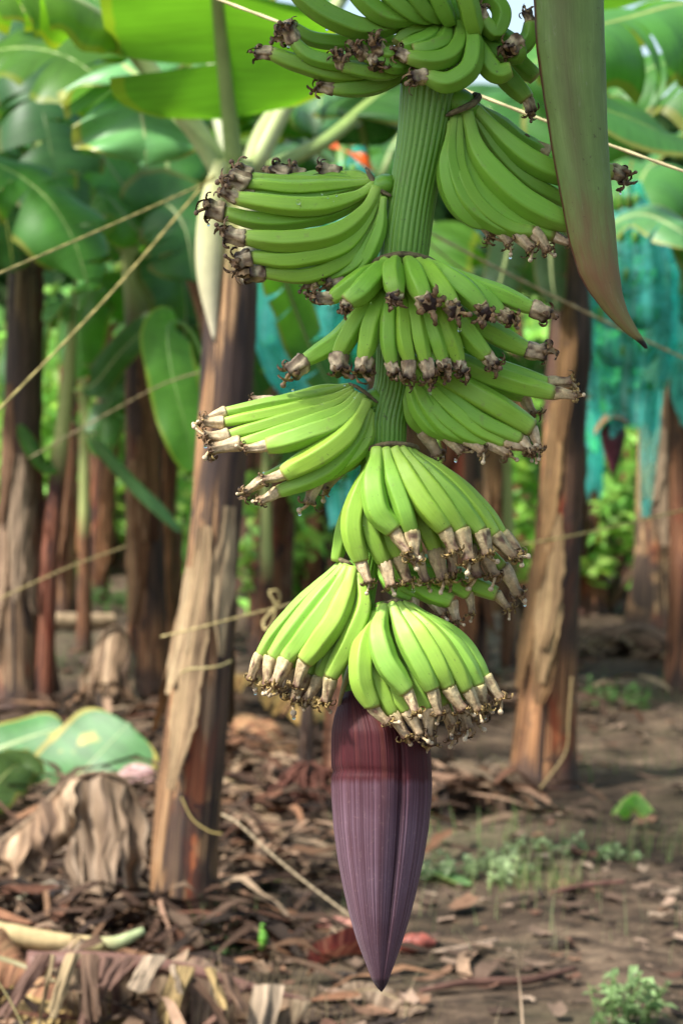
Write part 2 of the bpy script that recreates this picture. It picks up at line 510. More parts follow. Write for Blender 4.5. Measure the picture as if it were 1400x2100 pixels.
M = dict(
    banana=mat_banana(), stalk=mat_stalk(), bud=mat_bud(), flag=mat_flag(), trunk=mat_trunk(), soil=mat_soil(), bag=mat_bag(), water=mat_water(),
    flower=mat_tinted('withered_flower', 0.55, 7, 0.65, 0.35, 0.5, 0.08),
    scar=mat_tinted('bract_scar', 0.8, 140, 0.8, 0.2, 0.6),
    dry=mat_tinted('dry_leaf', 0.75, 9, 0.9, 0.25, 0.6, 0.12, 0.01, 42),
    litter=mat_tinted('leaf_litter', 0.85, 25, 0.5, 0.15, 0.4, 0.0, 0.01),
    rib=mat_tinted('leaf_midrib', 0.42, 12, 0.3, 0.4, 0.15, 0.12),
    twine=mat_tinted('twine', 0.6, 80, 0.3, 0.3, 0.3),
    ribbon=mat_tinted('ribbon', 0.35, 20, 0.3, 0.5, 0.1, 0.3),
    leaf=mat_leaf('banana_leaf', (0.052, 0.165, 0.030), (0.14, 0.38, 0.015), 0.36, 0.50),
    leaf_blue=mat_leaf('banana_leaf_waxy', (0.070, 0.185, 0.060), (0.12, 0.30, 0.03), 0.25, 0.40),
    leaf_lit=mat_leaf('banana_leaf_young', (0.10, 0.24, 0.025), (0.17, 0.45, 0.014), 0.60, 0.40, edge=(0.55, 0.50, 0.02), edge_amt=0.3),
    leaf_fallen=mat_leaf('banana_leaf_fallen', (0.065, 0.185, 0.05), (0.12, 0.3, 0.03), 0.15, 0.5, edge=(0.55, 0.40, 0.05), edge_amt=0.6, blotch=(0.55, 0.42, 0.06), blotch_at=0.60),
    bush=mat_tinted('bush_leaf', 0.5, 3, 0.4, 0.4, 0.05, 0.48),
)
# ------------------------------------------------------------------ the banana bunch
BUNCH = thing('banana_bunch', 'big hanging bunch of green bananas in tiers ending in a purple flower bud', 'banana bunch', B(880, 0, 0))
BO = Vector(BUNCH.location)

# stalk (photo pixel x, y, toward-camera q, half width)
ST = [(930, -260, 0, 60), (912, -120, 0, 62), (895, 20, 0, 62), (883, 165, 0, 61), (866, 290, 0, 53), (845, 400, 0, 49), (830, 500, 0, 50), (822, 600, -4, 46), (814, 700, -8, 42),
      (806, 790, -10, 39), (789, 860, -10, 45), (786, 915, -10, 44), (772, 1000, -14, 36), (758, 1100, -20, 33), (742, 1200, -26, 31), (730, 1300, -32, 27), (724, 1370, -38, 24), (735, 1440, -40, 26)]


def stalk():
    pts = [(.80, 3.74, 2.93, .040), (.56, 3.58, 2.96, .040), (.30, 3.44, 2.74, .040)] + [tuple(B(x, y, q)) + (w * PXM,) for x, y, q, w in ST]
    c = catmull(pts, 210)
    nr = 27
    mb = MB()

    def shape(u, a):
        w = 0.35 * math.sin(u * 33) + 0.5 * math.sin(u * 13 + 2)
        ph = a * nr / 2 + w * 0.5 * math.sin(a + u * 6)
        return 0.955 + 0.066 * abs(math.sin(ph)) ** 0.75 + 0.012 * math.sin(3 * a + u * 11)

    def col(u, a):
        k = 0.95 + 0.55 * max(0, (u - 0.82) / 0.18)
        return (k * 1.1, k, k)
    tube(mb, c[:, :3], c[:, 3], n=nr * 8, shape=shape, col=col)
    return mb.build('stalk', M['stalk'], BUNCH, BO)


stalk()

PENT = 2 * math.pi / 5


def pent(a):
    x = (a % PENT) - PENT / 2
    return math.cos(PENT / 2) / math.cos(x)


RPROF = [(0, .50), (.06, .50), (.14, .56), (.26, .78), (.40, .95), (.55, 1.0), (.72, .99), (.84, .93), (.92, .84), (.97, .75), (1, .69)]
RPROF_SLIM = [(0, .52), (.06, .53), (.14, .60), (.26, .80), (.42, .97), (.58, 1.0), (.74, .97), (.86, .84), (.93, .68), (.98, .56), (1, .52)]


def banana_mesh(pts3, w_px, roll, seed, slim=False):
    r = random.Random(seed)
    c = catmull([tuple(p) for p in pts3], 34)
    c[1:-1] += np.array([noise.noise_vector(Vector((seed * 3.1, i * 0.12, 0))) for i in range(1, 33)]) * 0.0016
    prof = RPROF_SLIM if slim else RPROF
    rad = [interp(i / 33, prof) * w_px * PXM * 0.5 * .955 for i in range(34)]
    k1, k2 = r.uniform(.92, 1.06), r.uniform(-.05, .05)

    def shape(u, a):
        blend = k1 * min(1, max(0.25, min(u * 5, (1 - u) * 6)))
        ripple = 0.014 * noise.noise(Vector((u * 6, math.cos(a) * 1.5, math.sin(a) * 1.5 + seed)))
        return (1 - blend) + blend * pent(a + k2) * 1.09 + ripple
    mb = MB()
    tube(mb, c, rad, n=40, shape=shape, roll=roll, flat=r.uniform(.93, 1.0), ref=(0, -1, 0))
    return mb, c


def ball(mb, c, r, col, n=6, sq=1.0):
    rows = []
    for i in range(1, n):
        th = math.pi * i / n
        rows.append([mb.vert((c[0] + r * math.sin(th) * math.cos(2 * math.pi * j / (n + 2)), c[1] + r * math.sin(th) * math.sin(2 * math.pi * j / (n + 2)), c[2] - r * sq * math.cos(th)), (0, 0, 0), col) for j in range(n + 2)])
    mb.grid(rows, closed=True)
    for row, s in ((rows[0], -1), (rows[-1], 1)):
        k = mb.vert((c[0], c[1], c[2] + s * r * sq), (0, 0, 0), col)
        for j in range(len(row)):
            a, b = row[j], row[(j + 1) % len(row)]
            mb.f.append((k, b, a) if s < 0 else (k, a, b))


CREAM, TAN, BRN, DRK, YEL = (0.70, 0.58, 0.36), (0.46, 0.32, 0.15), (0.15, 0.078, 0.038), (0.040, 0.022, 0.016), (0.62, 0.46, 0.16)


def cmix(a, b, t):
    t = min(1, max(0, t))
    return tuple(x + (y - x) * t for x, y in zip(a, b))


def flower_mesh(style, seed):
    """a withered flower along +Z, about one unit long: fluted tube, curled lobes, style with a knob."""
    r = random.Random(seed * 17 + len(style))
    mb = MB()
    old = style == 'old'
    mid = style == 'mid'
    n = 20
    L = r.uniform(.46, .60) if old else r.uniform(.76, .92)
    bx, by = r.uniform(-.16, .16), r.uniform(-.16, .16)
    path = [(bx * t * t, by * t * t, t * L) for t in np.linspace(0, 1, 13)]
    tab = [(0, .23), (.06, .255), (.3, .235), (.6, .20), (.85, .235), (1, .20)] if old else [(0, .205), (.06, .225), (.25, .205), (.55, .165), (.8, .140), (.93, .175), (1, .16)]
    rad = [interp(t, tab) for t in np.linspace(0, 1, 13)]
    amp = .22 if old else .13
    p0 = r.uniform(0, 6)

    def shape(u, a):
        return 1 + amp * min(1, u * 3) * math.sin(5 * a + p0 + u * 1.5) + amp * .5 * math.sin(11 * a + p0 * 2) + .06 * noise.noise(Vector((u * 5, a * 2, seed)))

    def col(u, a):
        s = 0.5 + 0.5 * math.sin(5 * a + p0) * math.cos(3 * a + p0)
        nz = noise.noise(Vector((u * 2.5, a * 1.3, seed * 2.0)))
        if old:
            c = cmix(BRN, CREAM, .66 + .9 * nz + .55 * (s - .5) - abs(u - .45) * .3)
            c = cmix(c, DRK, 1.2 * max(0, u - .62) * 2.2 + max(0, .12 - u) * 5 + max(0, -nz) * .8)
        elif mid:
            c = cmix(TAN, CREAM, .65 + .7 * nz)
            c = cmix(c, BRN, max(0, u - .5) * 1.5 + .75 * max(0, s - .55) * (u > .15) + max(0, .08 - u) * 6)
        else:
            c = cmix((.60, .49, .27), TAN, .15 + .7 * nz + .6 * (s - .4))
            c = cmix(c, (.15, .080, .05), max(0, u - .42) * 1.5 + max(0, nz - .08) * 2.6 + max(0, s - .8) * 1.6 * u)
            c = cmix(c, (.45, .42, .16), max(0, .2 - u) * 3)
        return c
    tube(mb, path, rad, n=n, shape=shape, col=col, ref=(0, 1, 0))
    end = np.array(path[-1])
    # curled lobes
    for i in range(r.randint(6, 9) if old else r.randint(6, 9)):
        a = 2 * math.pi * i / 5 + r.uniform(-.4, .4)
        out = np.array((math.cos(a), math.sin(a), 0)); sd = np.array((-math.sin(a), math.cos(a), 0))
        ln = r.uniform(.34, .66) if old else r.uniform(.24, .48)
        wd = r.uniform(.07, .14) if old else r.uniform(.05, .10)
        curl = r.uniform(2.4, 5.6) * r.choice((1, 1, 1, -.6))
        ang = r.uniform(-.15, .5)
        p = end + out * .15 + np.array((0, 0, -.06))
        rows = []
        m = 9
        tw = r.uniform(-.8, .8)
        for s in range(m):
            t = s / (m - 1)
            d = out * math.sin(ang) + np.array((0, 0, math.cos(ang)))
            nrm = out * math.cos(ang) - np.array((0, 0, math.sin(ang)))
            ww = wd * (1 - .55 * t) * (1 + .25 * math.sin(s * 2 + seed))
            s2 = sd * math.cos(tw * t) + nrm * math.sin(tw * t)
            if old or mid:
                cc = cmix(cmix(BRN, TAN, r.random() * .9), DRK, t * .6)
            else:
                cc = cmix(cmix(YEL, BRN, r.random() * .9), DRK, t * .45)
            rows.append([mb.vert(p + s2 * ww * q + nrm * (abs(q) * ww * .5 - (.02 if k else 0)), (t, 0, 0), cc) for k, q in enumerate((-1, -.4, .4, 1, .4, -.4))])
            p = p + d * ln / (m - 1)
            ang += curl / (m - 1)
        mb.grid(rows, closed=True)
    # style and its knob
    sx, sy = r.uniform(-.28, .28), r.uniform(-.28, .28)
    sl = r.uniform(.15, .32)
    sp = [tuple(end + np.array((sx * t * t, sy * t * t, -.1 + (sl + .1) * t))) for t in np.linspace(0, 1, 6)]
    sc = cmix(BRN, TAN, r.random()) if old else cmix(TAN, CREAM, r.random())
    tube(mb, sp, [.045] * 6, n=7, col=lambda u, a: sc, ref=(0, 1, 0))
    ball(mb, sp[-1], r.uniform(.062, .085), cmix(sc, (0.16, 0.10, 0.08) if old else (0.72, 0.60, 0.42), .6))
    if not old:      # shrivelled yellow anther threads
        for i in range(r.randint(2, 4)):
            a = r.uniform(0, 6.28)
            pp = end + np.array((math.cos(a) * .13, math.sin(a) * .13, -.03))
            dd = np.array((math.cos(a) * r.uniform(.05, .2), math.sin(a) * r.uniform(.05, .2), r.uniform(.02, .18)))
            tube(mb, [tuple(pp + dd * t + np.array((0, 0, -.12)) * t * t) for t in np.linspace(0, 1, 5)], [.028, .03, .034, .03, .018], n=5, col=lambda u, a2: cmix(YEL, BRN, u * .6))
    me = mb.build('withered_flower', M['flower'])
    d = me.data
    bpy.data.objects.remove(me)
    return d


FLOWERS = {s: [flower_mesh(s, i) for i in range(9)] for s in ('old', 'mid', 'new')}
fcount = [0]
DROPS = []


def put_flower(parent, a, b, style, scale_px):
    """a withered flower from point a pointing at b."""
    d = (b - a).normalized()
    d = (d + Vector((random.gauss(0, .13), random.gauss(0, .13), random.gauss(0, .13)))).normalized()
    scale_px *= random.uniform(.84, 1.14)
    k = fcount[0]; fcount[0] += 1
    me = FLOWERS[style][(k * 5 + k // 9) % 9]
    o = bpy.data.objects.new('withered_flower', me)
    COL.objects.link(o)
    o.parent = parent
    rot = d.to_track_quat('Z', 'Y').to_matrix().to_4x4() @ Matrix.Rotation(random.uniform(0, 6.28), 4, 'Z')
    s = scale_px * PXM
    w = s * random.uniform(.92, 1.12)
    mx = Matrix.Translation(a - d * 0.0015 - BO) @ rot @ Matrix.Diagonal((w, w, s * random.uniform(.92, 1.08), 1))
    o.matrix_local = mx
    if k % 6 == 2:
        low = min((mx @ v.co for v in me.vertices), key=lambda q: q.z)
        DROPS.append(low + BO - Vector((0, 0, .0015)))
    return o


def scar_strip(parent, pts, r_px, q):
    """dry brown ridge left where the bract fell off."""
    c = catmull([tuple(B(x, y, q + dq)) for x, y, dq in pts], 26)
    mb = MB()

    def col(u, a):
        return cmix((0.24, 0.20, 0.10), (0.09, 0.075, 0.045), .5 + .9 * noise.noise(Vector((u * 9, a, q))))
    rad = [r_px * PXM * (0.35 + 0.65 * math.sin(math.pi * min(1, max(0, i / 25))) ** .5) for i in range(26)]
    tube(mb, c, rad, n=9, col=col, shape=lambda u, a: 1 + .25 * noise.noise(Vector((u * 24, a * 1.5, 3))), flat=.8)
    return mb.build('bract_scar', M['scar'], parent, BO)


def cushion(center, rx, ry, rz, ang=0):
    """the green swelling that joins a hand to the stalk."""
    mb = MB()
    c = B(*center)
    n, m = 20, 14
    rows = []
    ca, sa = math.cos(ang), math.sin(ang)
    for i in range(1, m):
        th = math.pi * i / m
        row = []
        for j in range(n):
            ph = 2 * math.pi * j / n
            k = 1 + .05 * math.sin(7 * ph)
            x, y, z = rx * math.sin(th) * math.cos(ph) * k, rz * math.sin(th) * math.sin(ph) * k, ry * math.cos(th)
            X, Y = x * ca - z * sa, x * sa + z * ca
            row.append(mb.vert(c + RT * X * PXM + UP * Y * PXM - FWD * y * PXM, (i / m, j / n, 0), (1.35, 1.25, 1.1)))
        rows.append(row)
    mb.grid(rows, closed=True)
    for row, sg in ((rows[0], 1), (rows[-1], -1)):
        k = mb.vert(np.mean([mb.v[q] for q in row], axis=0), (0, 0, 0), (1.35, 1.25, 1.1))
        for j in range(n):
            mb.f.append((k, row[j], row[(j + 1) % n]) if sg > 0 else (k, row[(j + 1) % n], row[j]))
    return mb.build('banana_hand', M['stalk'], BUNCH, BO)


bcount = [0]


def hand(hand_obj, color, fstyle, fscale, items, slim=False):
    """items: (points, width, q at base, q at tip, flower end point or None[, bulge q][, style])"""
    for it in items:
        pts, w, q0, q1, fl = it[:5]
        bulge = it[5] if len(it) > 5 and it[5] is not None else 0
        fst = it[6] if len(it) > 6 else fstyle
        k = bcount[0]; bcount[0] += 1
        L = np.cumsum([0] + [math.dist(a, b) for a, b in zip(pts[:-1], pts[1:])])
        t = L / L[-1]
        p3 = [B(x, y, q0 + (q1 - q0) * s + bulge * math.sin(math.pi * s)) for (x, y), s in zip(pts, t)]
        mb, c = banana_mesh(p3, w, R(-18) + random.uniform(-.32, .32), k, slim)
        o = mb.build('banana', M['banana'], hand_obj, BO)
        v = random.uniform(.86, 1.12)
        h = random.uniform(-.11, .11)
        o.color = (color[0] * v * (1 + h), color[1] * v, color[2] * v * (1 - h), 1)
        if fl is not None:
            tip = Vector(c[-1])
            fx, fy = fl[0], fl[1]
            fq = fl[2] if len(fl) > 2 else q1 + random.uniform(-6, 10)
            put_flower(hand_obj, tip, B(fx, fy, fq), fst, fscale * random.uniform(.9, 1.1))


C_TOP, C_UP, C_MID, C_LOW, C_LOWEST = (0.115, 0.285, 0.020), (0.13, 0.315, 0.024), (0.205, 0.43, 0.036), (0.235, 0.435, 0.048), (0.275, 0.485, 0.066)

# --- topmost hand, above and behind the frame edge
h = cushion((900, 40, 10), 75, 55, 75)
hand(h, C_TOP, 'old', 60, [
    ([(880, 30), (767, 56), (705, 45), (643, 10), (585, -45)], 52, 50, 90, None, 30),
    ([(895, 25), (825, 38), (775, 24), (725, -25), (700, -70)], 46, 60, 110, None, 30),
    ([(905, 20), (875, 36), (836, 22), (792, -20), (775, -70)], 46, 62, 120, None, 30),
    ([(915, 20), (895, 36), (868, 18), (840, -25), (830, -70)], 46, 64, 125, None, 30),
    ([(925, 20), (920, 42), (908, 18), (890, -20), (880, -70)], 46, 66, 125, None, 30),
    ([(950, 30), (972, 62), (964, 30), (950, -20), (940, -70)], 46, 60, 120, None, 30),
    # curling lower row
    ([(900, 40), (858, 58), (838, 66), (812, 88)], 34, 48, 80, None, 10),
    ([(905, 45), (887, 70), (862, 86), (822, 95)], 38, 55, 100, None, 15),
    ([(918, 45), (910, 80), (888, 94), (846, 102)], 40, 60, 115, None, 18),
    ([(936, 40), (942, 78), (924, 112), (887, 125), (833, 117)], 44, 62, 130, (798, 96, 150), 20),
    ([(948, 30), (970, 84), (960, 142), (918, 168), (873, 155)], 48, 62, 120, (818, 150, 125), 25),
    # left, sideways
    ([(850, 110), (770, 128), (690, 128), (632, 112), (602, 84)], 36, 30, 70, (583, 42, 80), 20),
    ([(850, 80), (760, 84), (690, 86), (640, 78), (600, 55)], 36, -10, 10, (560, 75, 20), 10),
    ([(850, 130), (760, 150), (684, 148), (612, 130), (556, 109)], 42, 15, 45, (505, 98, 55), 15),
    ([(850, 140), (800, 164), (750, 178), (682, 180)], 42, 5, 30, (625, 172, 40), 15),
    ([(850, 130), (800, 148), (752, 146), (702, 136)], 36, 50, 90, (676, 88, 110), 20),
    ([(860, 110), (820, 122), (785, 122), (745, 112)], 36, 60, 110, (722, 88, 130), 20),
    ([(860, 95), (830, 108), (805, 112), (778, 108)], 34, 70, 120, (757, 62, 140), 20),
    ([(862, 120), (815, 135), (790, 130), (766, 118)], 34, 66, 115, (772, 158, 140), 20),
    # right
    ([(950, 10), (1000, 0), (1028, 28), (1015, 66), (990, 42)], 42, 30, 70, (978, 4, 90), 10),
    ([(950, 50), (1020, 70), (1062, 96), (1084, 78), (1087, 46)], 42, 10, 30, (1070, 4, 45), 10),
    ([(960, 60), (990, 118), (1018, 150), (1048, 142)], 48, 20, 70, None, 20),
    ([(950, 60), (1010, 100), (1060, 115), (1062, 84)], 38, -5, 60, (1022, 118, 95), 10),
    ([(960, 70), (1000, 110), (1040, 160), (1080, 204)], 50, -30, -25, (1092, 228, -20), 5),
    ([(960, 60), (1020, 90), (1062, 130), (1098, 160)], 50, -60, -60, None, 0),
])

# --- right hand, in shade
h = cushion((940, 215, -5), 44, 34, 44, -.5)
scar_strip(h, [(914, 237, 45), (940, 226, 52), (966, 214, 40), (981, 200, 18), (970, 192, -6)], 9, 0)
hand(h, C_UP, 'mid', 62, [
    ([(972, 222), (1034, 286), (1092, 330), (1165, 356), (1252, 352)], 54, 0, -10, (1300, 366, -5), 25, 'old'),
    ([(966, 226), (1018, 306), (1085, 372), (1168, 420)], 44, -5, -20, (1215, 440, -10), 15),
    ([(955, 230), (985, 320), (1050, 395), (1115, 436), (1172, 458)], 62, 20, 40, (1215, 476, 45), 28),
    ([(946, 240), (958, 350), (1006, 416), (1070, 462), (1135, 483)], 42, 15, 30, (1175, 512, 40), 25),
    ([(938, 240), (944, 350), (986, 427), (1046, 468), (1092, 474)], 40, 25, 45, (1120, 500, 50), 30),
    ([(930, 240), (922, 332), (956, 414), (1010, 460), (1052, 470)], 38, 32, 50, (1072, 496, 55), 30),
    ([(924, 250), (914, 345), (932, 412), (970, 452), (1012, 462)], 36, 36, 50, (1040, 482, 50), 25),
    ([(920, 260), (910, 352), (922, 404), (952, 440), (984, 452)], 34, 20, 20, (996, 474, 25), 15),
    ([(974, 214), (1030, 258), (1070, 290), (1120, 312)], 40, -40, -90, (998, 230, -60), 0),
])

# --- left hand, high
h = cushion((785, 382, 0), 30, 24, 36, .45)
scar_strip(h, [(750, 344, -14), (760, 362, 10), (778, 388, 28), (802, 402, 34)], 6, 0)
hand(h, C_MID, 'old', 70, [
    ([(762, 370), (680, 372), (590, 370), (512, 362)], 30, -30, -60, (468, 340, -62), 5),
    ([(766, 372), (700, 378), (600, 384), (506, 376)], 32, -10, -15, (456, 352, -10), 10),
    ([(768, 378), (732, 400), (666, 420), (580, 420), (486, 406)], 44, 15, 30, (428, 386, 40), 20),
    ([(766, 385), (700, 430), (600, 450), (525, 450), (460, 436)], 42, -5, -5, (408, 428, 0), 10),
    ([(772, 385), (748, 430), (690, 478), (600, 494), (502, 488)], 48, 28, 55, (440, 492, 60), 25),
    ([(776, 395), (750, 450), (700, 505), (612, 530), (514, 528)], 42, 22, 40, (462, 536, 45), 20),
    ([(780, 400), (760, 470), (708, 530), (630, 564), (540, 558)], 42, 14, 20, (486, 574, 25), 15),
    ([(782, 405), (772, 470), (728, 540), (650, 576)], 36, 20, 15, (628, 582, 10), 15),
    ([(786, 405), (778, 470), (752, 530), (704, 572)], 34, 32, 20, (672, 588, 20), 15),
    ([(758, 366), (735, 362), (715, 362), (694, 360)], 30, -30, -70, (660, 348, -75), 0),
    ([(764, 372), (690, 388), (600, 402), (520, 394)], 34, -20, -30, (466, 380, -25), 10),
    ([(760, 368), (700, 366), (640, 366), (590, 364)], 28, -40, -80, (548, 345, -85), 0),
    ([(760, 368), (710, 364), (660, 362), (620, 362)], 26, -45, -90, (578, 346, -95), 0),
])

# --- front hand below the upper scar
h = cushion((828, 550, 18), 64, 34, 46)
scar_strip(h, [(757, 548, 10), (775, 532, 30), (815, 522, 52), (850, 524, 50), (885, 534, 34), (899, 548, 10)], 8, 18)
hand(h, C_MID, 'old', 66, [
    ([(812, 532), (806, 550), (806, 580), (812, 606)], 50, 62, 160, (806, 622, 225), 26),
    ([(836, 531), (846, 556), (860, 590), (870, 618)], 50, 62, 160, (872, 632, 220), 26),
    ([(855, 533), (880, 562), (908, 596), (926, 628)], 52, 58, 150, (934, 648, 205), 24),
    ([(870, 536), (915, 566), (956, 598), (986, 632)], 54, 52, 120, (1012, 642, 165), 24),
    ([(880, 540), (930, 568), (986, 604), (1026, 642)], 48, 44, 85, (1066, 664, 120), 22),
    ([(886, 542), (950, 576), (1025, 604), (1090, 632)], 42, 36, 60, (1140, 646, 70), 20),
    ([(790, 536), (775, 556), (748, 590), (712, 620)], 54, 58, 130, (700, 644, 180), 22),
    ([(775, 542), (750, 560), (718, 586), (678, 612)], 42, 46, 80, (626, 618, 95), 18),
    ([(768, 548), (750, 556), (738, 562), (728, 566)], 30, -20, -50, (690, 556, -60), 0),
    # lower row
    ([(775, 580), (740, 640), (690, 698), (622, 742)], 42, 20, 35, (582, 766, 45), 15),
    ([(785, 580), (745, 640), (712, 690), (694, 728)], 46, 40, 80, (696, 760, 95), 22),
    ([(792, 580), (766, 650), (754, 700), (748, 736)], 46, 46, 100, (744, 770, 110), 25),
    ([(802, 580), (796, 640), (796, 695), (802, 744)], 38, 60, 115, (806, 780, 130), 28),
    ([(816, 580), (824, 640), (828, 695), (838, 742)], 38, 62, 120, (842, 778, 135), 28),
    ([(832, 580), (852, 640), (862, 695), (873, 742)], 38, 62, 118, (877, 778, 132), 28),
    ([(846, 580), (876, 640), (894, 692), (908, 742)], 38, 60, 112, (910, 778, 126), 28),
    ([(858, 580), (900, 640), (922, 695), (940, 744)], 40, 56, 104, (942, 778, 118), 26),
    ([(870, 580), (924, 640), (964, 690), (998, 730)], 48, 44, 80, (1018, 754, 95), 22),
    ([(875, 580), (950, 646), (1020, 690), (1080, 717)], 48, 20, 30, (1140, 738, 38), 18),
])

# --- right hand, middle
h = cushion((838, 762, -2), 34, 40, 36)
hand(h, C_MID, 'mid', 62, [
    ([(850, 690), (940, 742), (1050, 786), (1134, 806)], 46, 10, 30, (1190, 808, 36), 18, 'new'),
    ([(850, 690), (940, 722), (1040, 756), (1124, 785)], 34, -10, 0, (1172, 778, 6), 8, 'new'),
    ([(850, 740), (926, 782), (1014, 832), (1090, 878)], 58, 18, 40, (1124, 918, 50), 24),
    ([(850, 750), (930, 824), (996, 868), (1066, 900)], 42, 20, 45, (1104, 938, 52), 20),
    ([(848, 755), (914, 828), (970, 876), (1034, 906)], 38, 24, 45, (1070, 940, 50), 20),
    ([(846, 760), (892, 840), (942, 884), (1000, 908)], 36, 26, 42, (1030, 932, 46), 20),
    ([(842, 765), (872, 830), (908, 876), (956, 900)], 38, 28, 40, (980, 922, 42), 18),
    ([(838, 770), (852, 830), (876, 868), (916, 894)], 36, 26, 30, (936, 916, 32), 14),
    ([(832, 775), (838, 820), (846, 858), (868, 884)], 34, 10, 0, (884, 902, 0), 8),
    ([(846, 750), (920, 800), (1000, 852), (1060, 884)], 36, -20, -40, (1090, 912, -36), 6),
    ([(846, 730), (940, 770), (1020, 800), (1075, 815)], 34, -30, -50, (1086, 838, -40), 6),
])

# --- left hand, middle
h = cushion((768, 822, -4), 26, 26, 32, .5)
scar_strip(h, [(714, 786, -8), (732, 794, 14), (750, 806, 24), (774, 826, 30)], 5, 0)
hand(h, C_LOW, 'mid', 60, [
    ([(722, 792), (670, 804), (566, 826), (462, 844)], 28, -5, 0, (412, 860, 4), 8),
    ([(724, 797), (672, 818), (566, 846), (457, 867)], 30, 6, 12, (406, 884, 16), 10),
    ([(728, 802), (680, 830), (566, 866), (467, 893)], 32, 14, 26, (414, 912, 30), 12),
    ([(734, 806), (690, 842), (588, 882), (492, 909)], 34, 22, 38, (438, 932, 42), 14),
    ([(742, 812), (700, 862), (622, 894), (546, 914)], 50, 32, 56, (496, 926, 64), 22),
    ([(752, 822), (738, 850), (704, 896), (646, 938), (582, 972)], 52, 40, 62, (528, 1000, 70), 24),
    ([(742, 830), (706, 886), (632, 938), (536, 986)], 34, 0, 15, (488, 1024, 22), 8),
    ([(758, 838), (734, 898), (676, 962), (570, 1008)], 40, 30, 42, (518, 1036, 48), 16),
    ([(762, 845), (752, 900), (714, 946), (650, 984)], 36, 24, 25, (630, 1026, 28), 14),
    ([(766, 850), (752, 910), (722, 946), (696, 962)], 34, 4, -15, (684, 988, -14), 6),
    ([(720, 790), (680, 796), (610, 812), (560, 824)], 26, -30, -55, (540, 820, -60), 4),
])

# --- big right-facing front hand
h = cushion((800, 935, 22), 52, 30, 38)
scar_strip(h, [(744, 936, 4), (756, 921, 24), (790, 911, 44), (825, 911, 42), (852, 916, 24), (857, 928, 4)], 7, 12)
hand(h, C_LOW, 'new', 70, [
    ([(772, 924), (766, 980), (772, 1040), (808, 1088)], 58, 56, 118, (822, 1130, 128), 26),
    ([(792, 922), (806, 985), (826, 1040), (844, 1092)], 44, 60, 118, (852, 1136, 128), 26),
    ([(808, 921), (838, 980), (874, 1036), (911, 1087)], 52, 58, 112, (924, 1130, 120), 26),
    ([(822, 921), (868, 982), (910, 1038), (945, 1087)], 48, 52, 100, (962, 1128, 106), 24),
    ([(832, 922), (896, 986), (944, 1040), (985, 1090)], 46, 44, 80, (1002, 1130, 86), 20),
    ([(842, 924), (916, 984), (970, 1042), (1014, 1098)], 42, 34, 56, (1034, 1138, 60), 16),
    ([(848, 926), (930, 986), (986, 1040), (1030, 1096)], 34, 20, 30, (1062, 1140, 34), 10),
    ([(768, 940), (738, 1010), (722, 1080), (740, 1152)], 50, 40, 84, (764, 1206, 96), 22, 'mid'),
    ([(774, 950), (754, 1030), (762, 1092), (788, 1153)], 46, 44, 70, (806, 1204, 80), 20, 'mid'),
    ([(784, 960), (778, 1050), (798, 1106), (816, 1142)], 44, 30, 60, (832, 1192, 70), 14),
    ([(800, 960), (818, 1050), (842, 1106), (856, 1136)], 42, 26, 55, (868, 1190, 64), 12),
    ([(815, 960), (856, 1050), (880, 1102), (892, 1130)], 42, 24, 50, (902, 1188, 58), 10),
    ([(828, 955), (890, 1050), (910, 1096), (922, 1122)], 40, 20, 46, (934, 1180, 54), 10),
    ([(835, 950), (920, 1050), (940, 1090), (958, 1122)], 40, 14, 36, (978, 1172, 42), 8),
    ([(838, 950), (940, 1050), (970, 1096), (990, 1130)], 40, 4, 20, (1004, 1182, 26), 6, 'mid'),
    ([(836, 955), (930, 1060), (986, 1122), (1030, 1164)], 38, -12, 0, (1058, 1196, 6), 6, 'mid'),
    ([(765, 950), (722, 1030), (700, 1100), (690, 1150)], 36, 0, 0, None, 8),
])

# --- right hand, low, mostly hidden
h = cushion((770, 1160, -40), 30, 30, 30)
hand(h, C_MID, 'mid', 60, [
    ([(780, 1150), (840, 1190), (884, 1218), (926, 1234)], 46, -10, 10, (938, 1276, 14), 10),
    ([(785, 1140), (860, 1170), (920, 1192), (960, 1216)], 46, -20, -5, (970, 1262, -2), 8, 'new'),
    ([(785, 1135), (880, 1160), (960, 1194), (1018, 1218)], 46, -30, -15, (1042, 1264, -12), 6, 'new'),
    ([(778, 1160), (820, 1200), (850, 1214), (880, 1220)], 36, -10, 0, (892, 1260, 4), 4, 'mid'),
    ([(775, 1165), (800, 1200), (825, 1214), (848, 1222)], 34, -10, 0, (856, 1256, 4), 4, 'mid'),
])

# --- left hand, low
h = cushion((722, 1172, 0), 26, 24, 28, .4)
scar_strip(h, [(694, 1143, -4), (702, 1150, 16), (714, 1154, 22), (724, 1162, 18)], 6, 4)
hand(h, C_LOWEST, 'new', 68, [
    ([(697, 1156), (634, 1220), (572, 1290), (534, 1344)], 34, 0, 6, (516, 1398, 8), 10),
    ([(706, 1158), (654, 1228), (602, 1292), (557, 1348)], 46, 12, 22, (544, 1402, 28), 16),
    ([(713, 1160), (680, 1228), (637, 1290), (585, 1354)], 48, 24, 42, (570, 1408, 48), 20),
    ([(724, 1164), (704, 1232), (670, 1295), (624, 1356)], 54, 32, 62, (606, 1414, 68), 24),
    ([(736, 1176), (744, 1240), (718, 1312), (677, 1390)], 46, 34, 60, (666, 1448, 64), 20),
    ([(728, 1180), (706, 1270), (676, 1336), (654, 1390)], 38, 10, 24, (640, 1450, 28), 10),
    ([(722, 1185), (690, 1262), (650, 1330), (628, 1382)], 40, -10, 4, (604, 1446, 8), 8),
    ([(716, 1180), (670, 1260), (628, 1330), (600, 1370)], 40, -20, -10, (584, 1430, -6), 6, 'mid'),
])

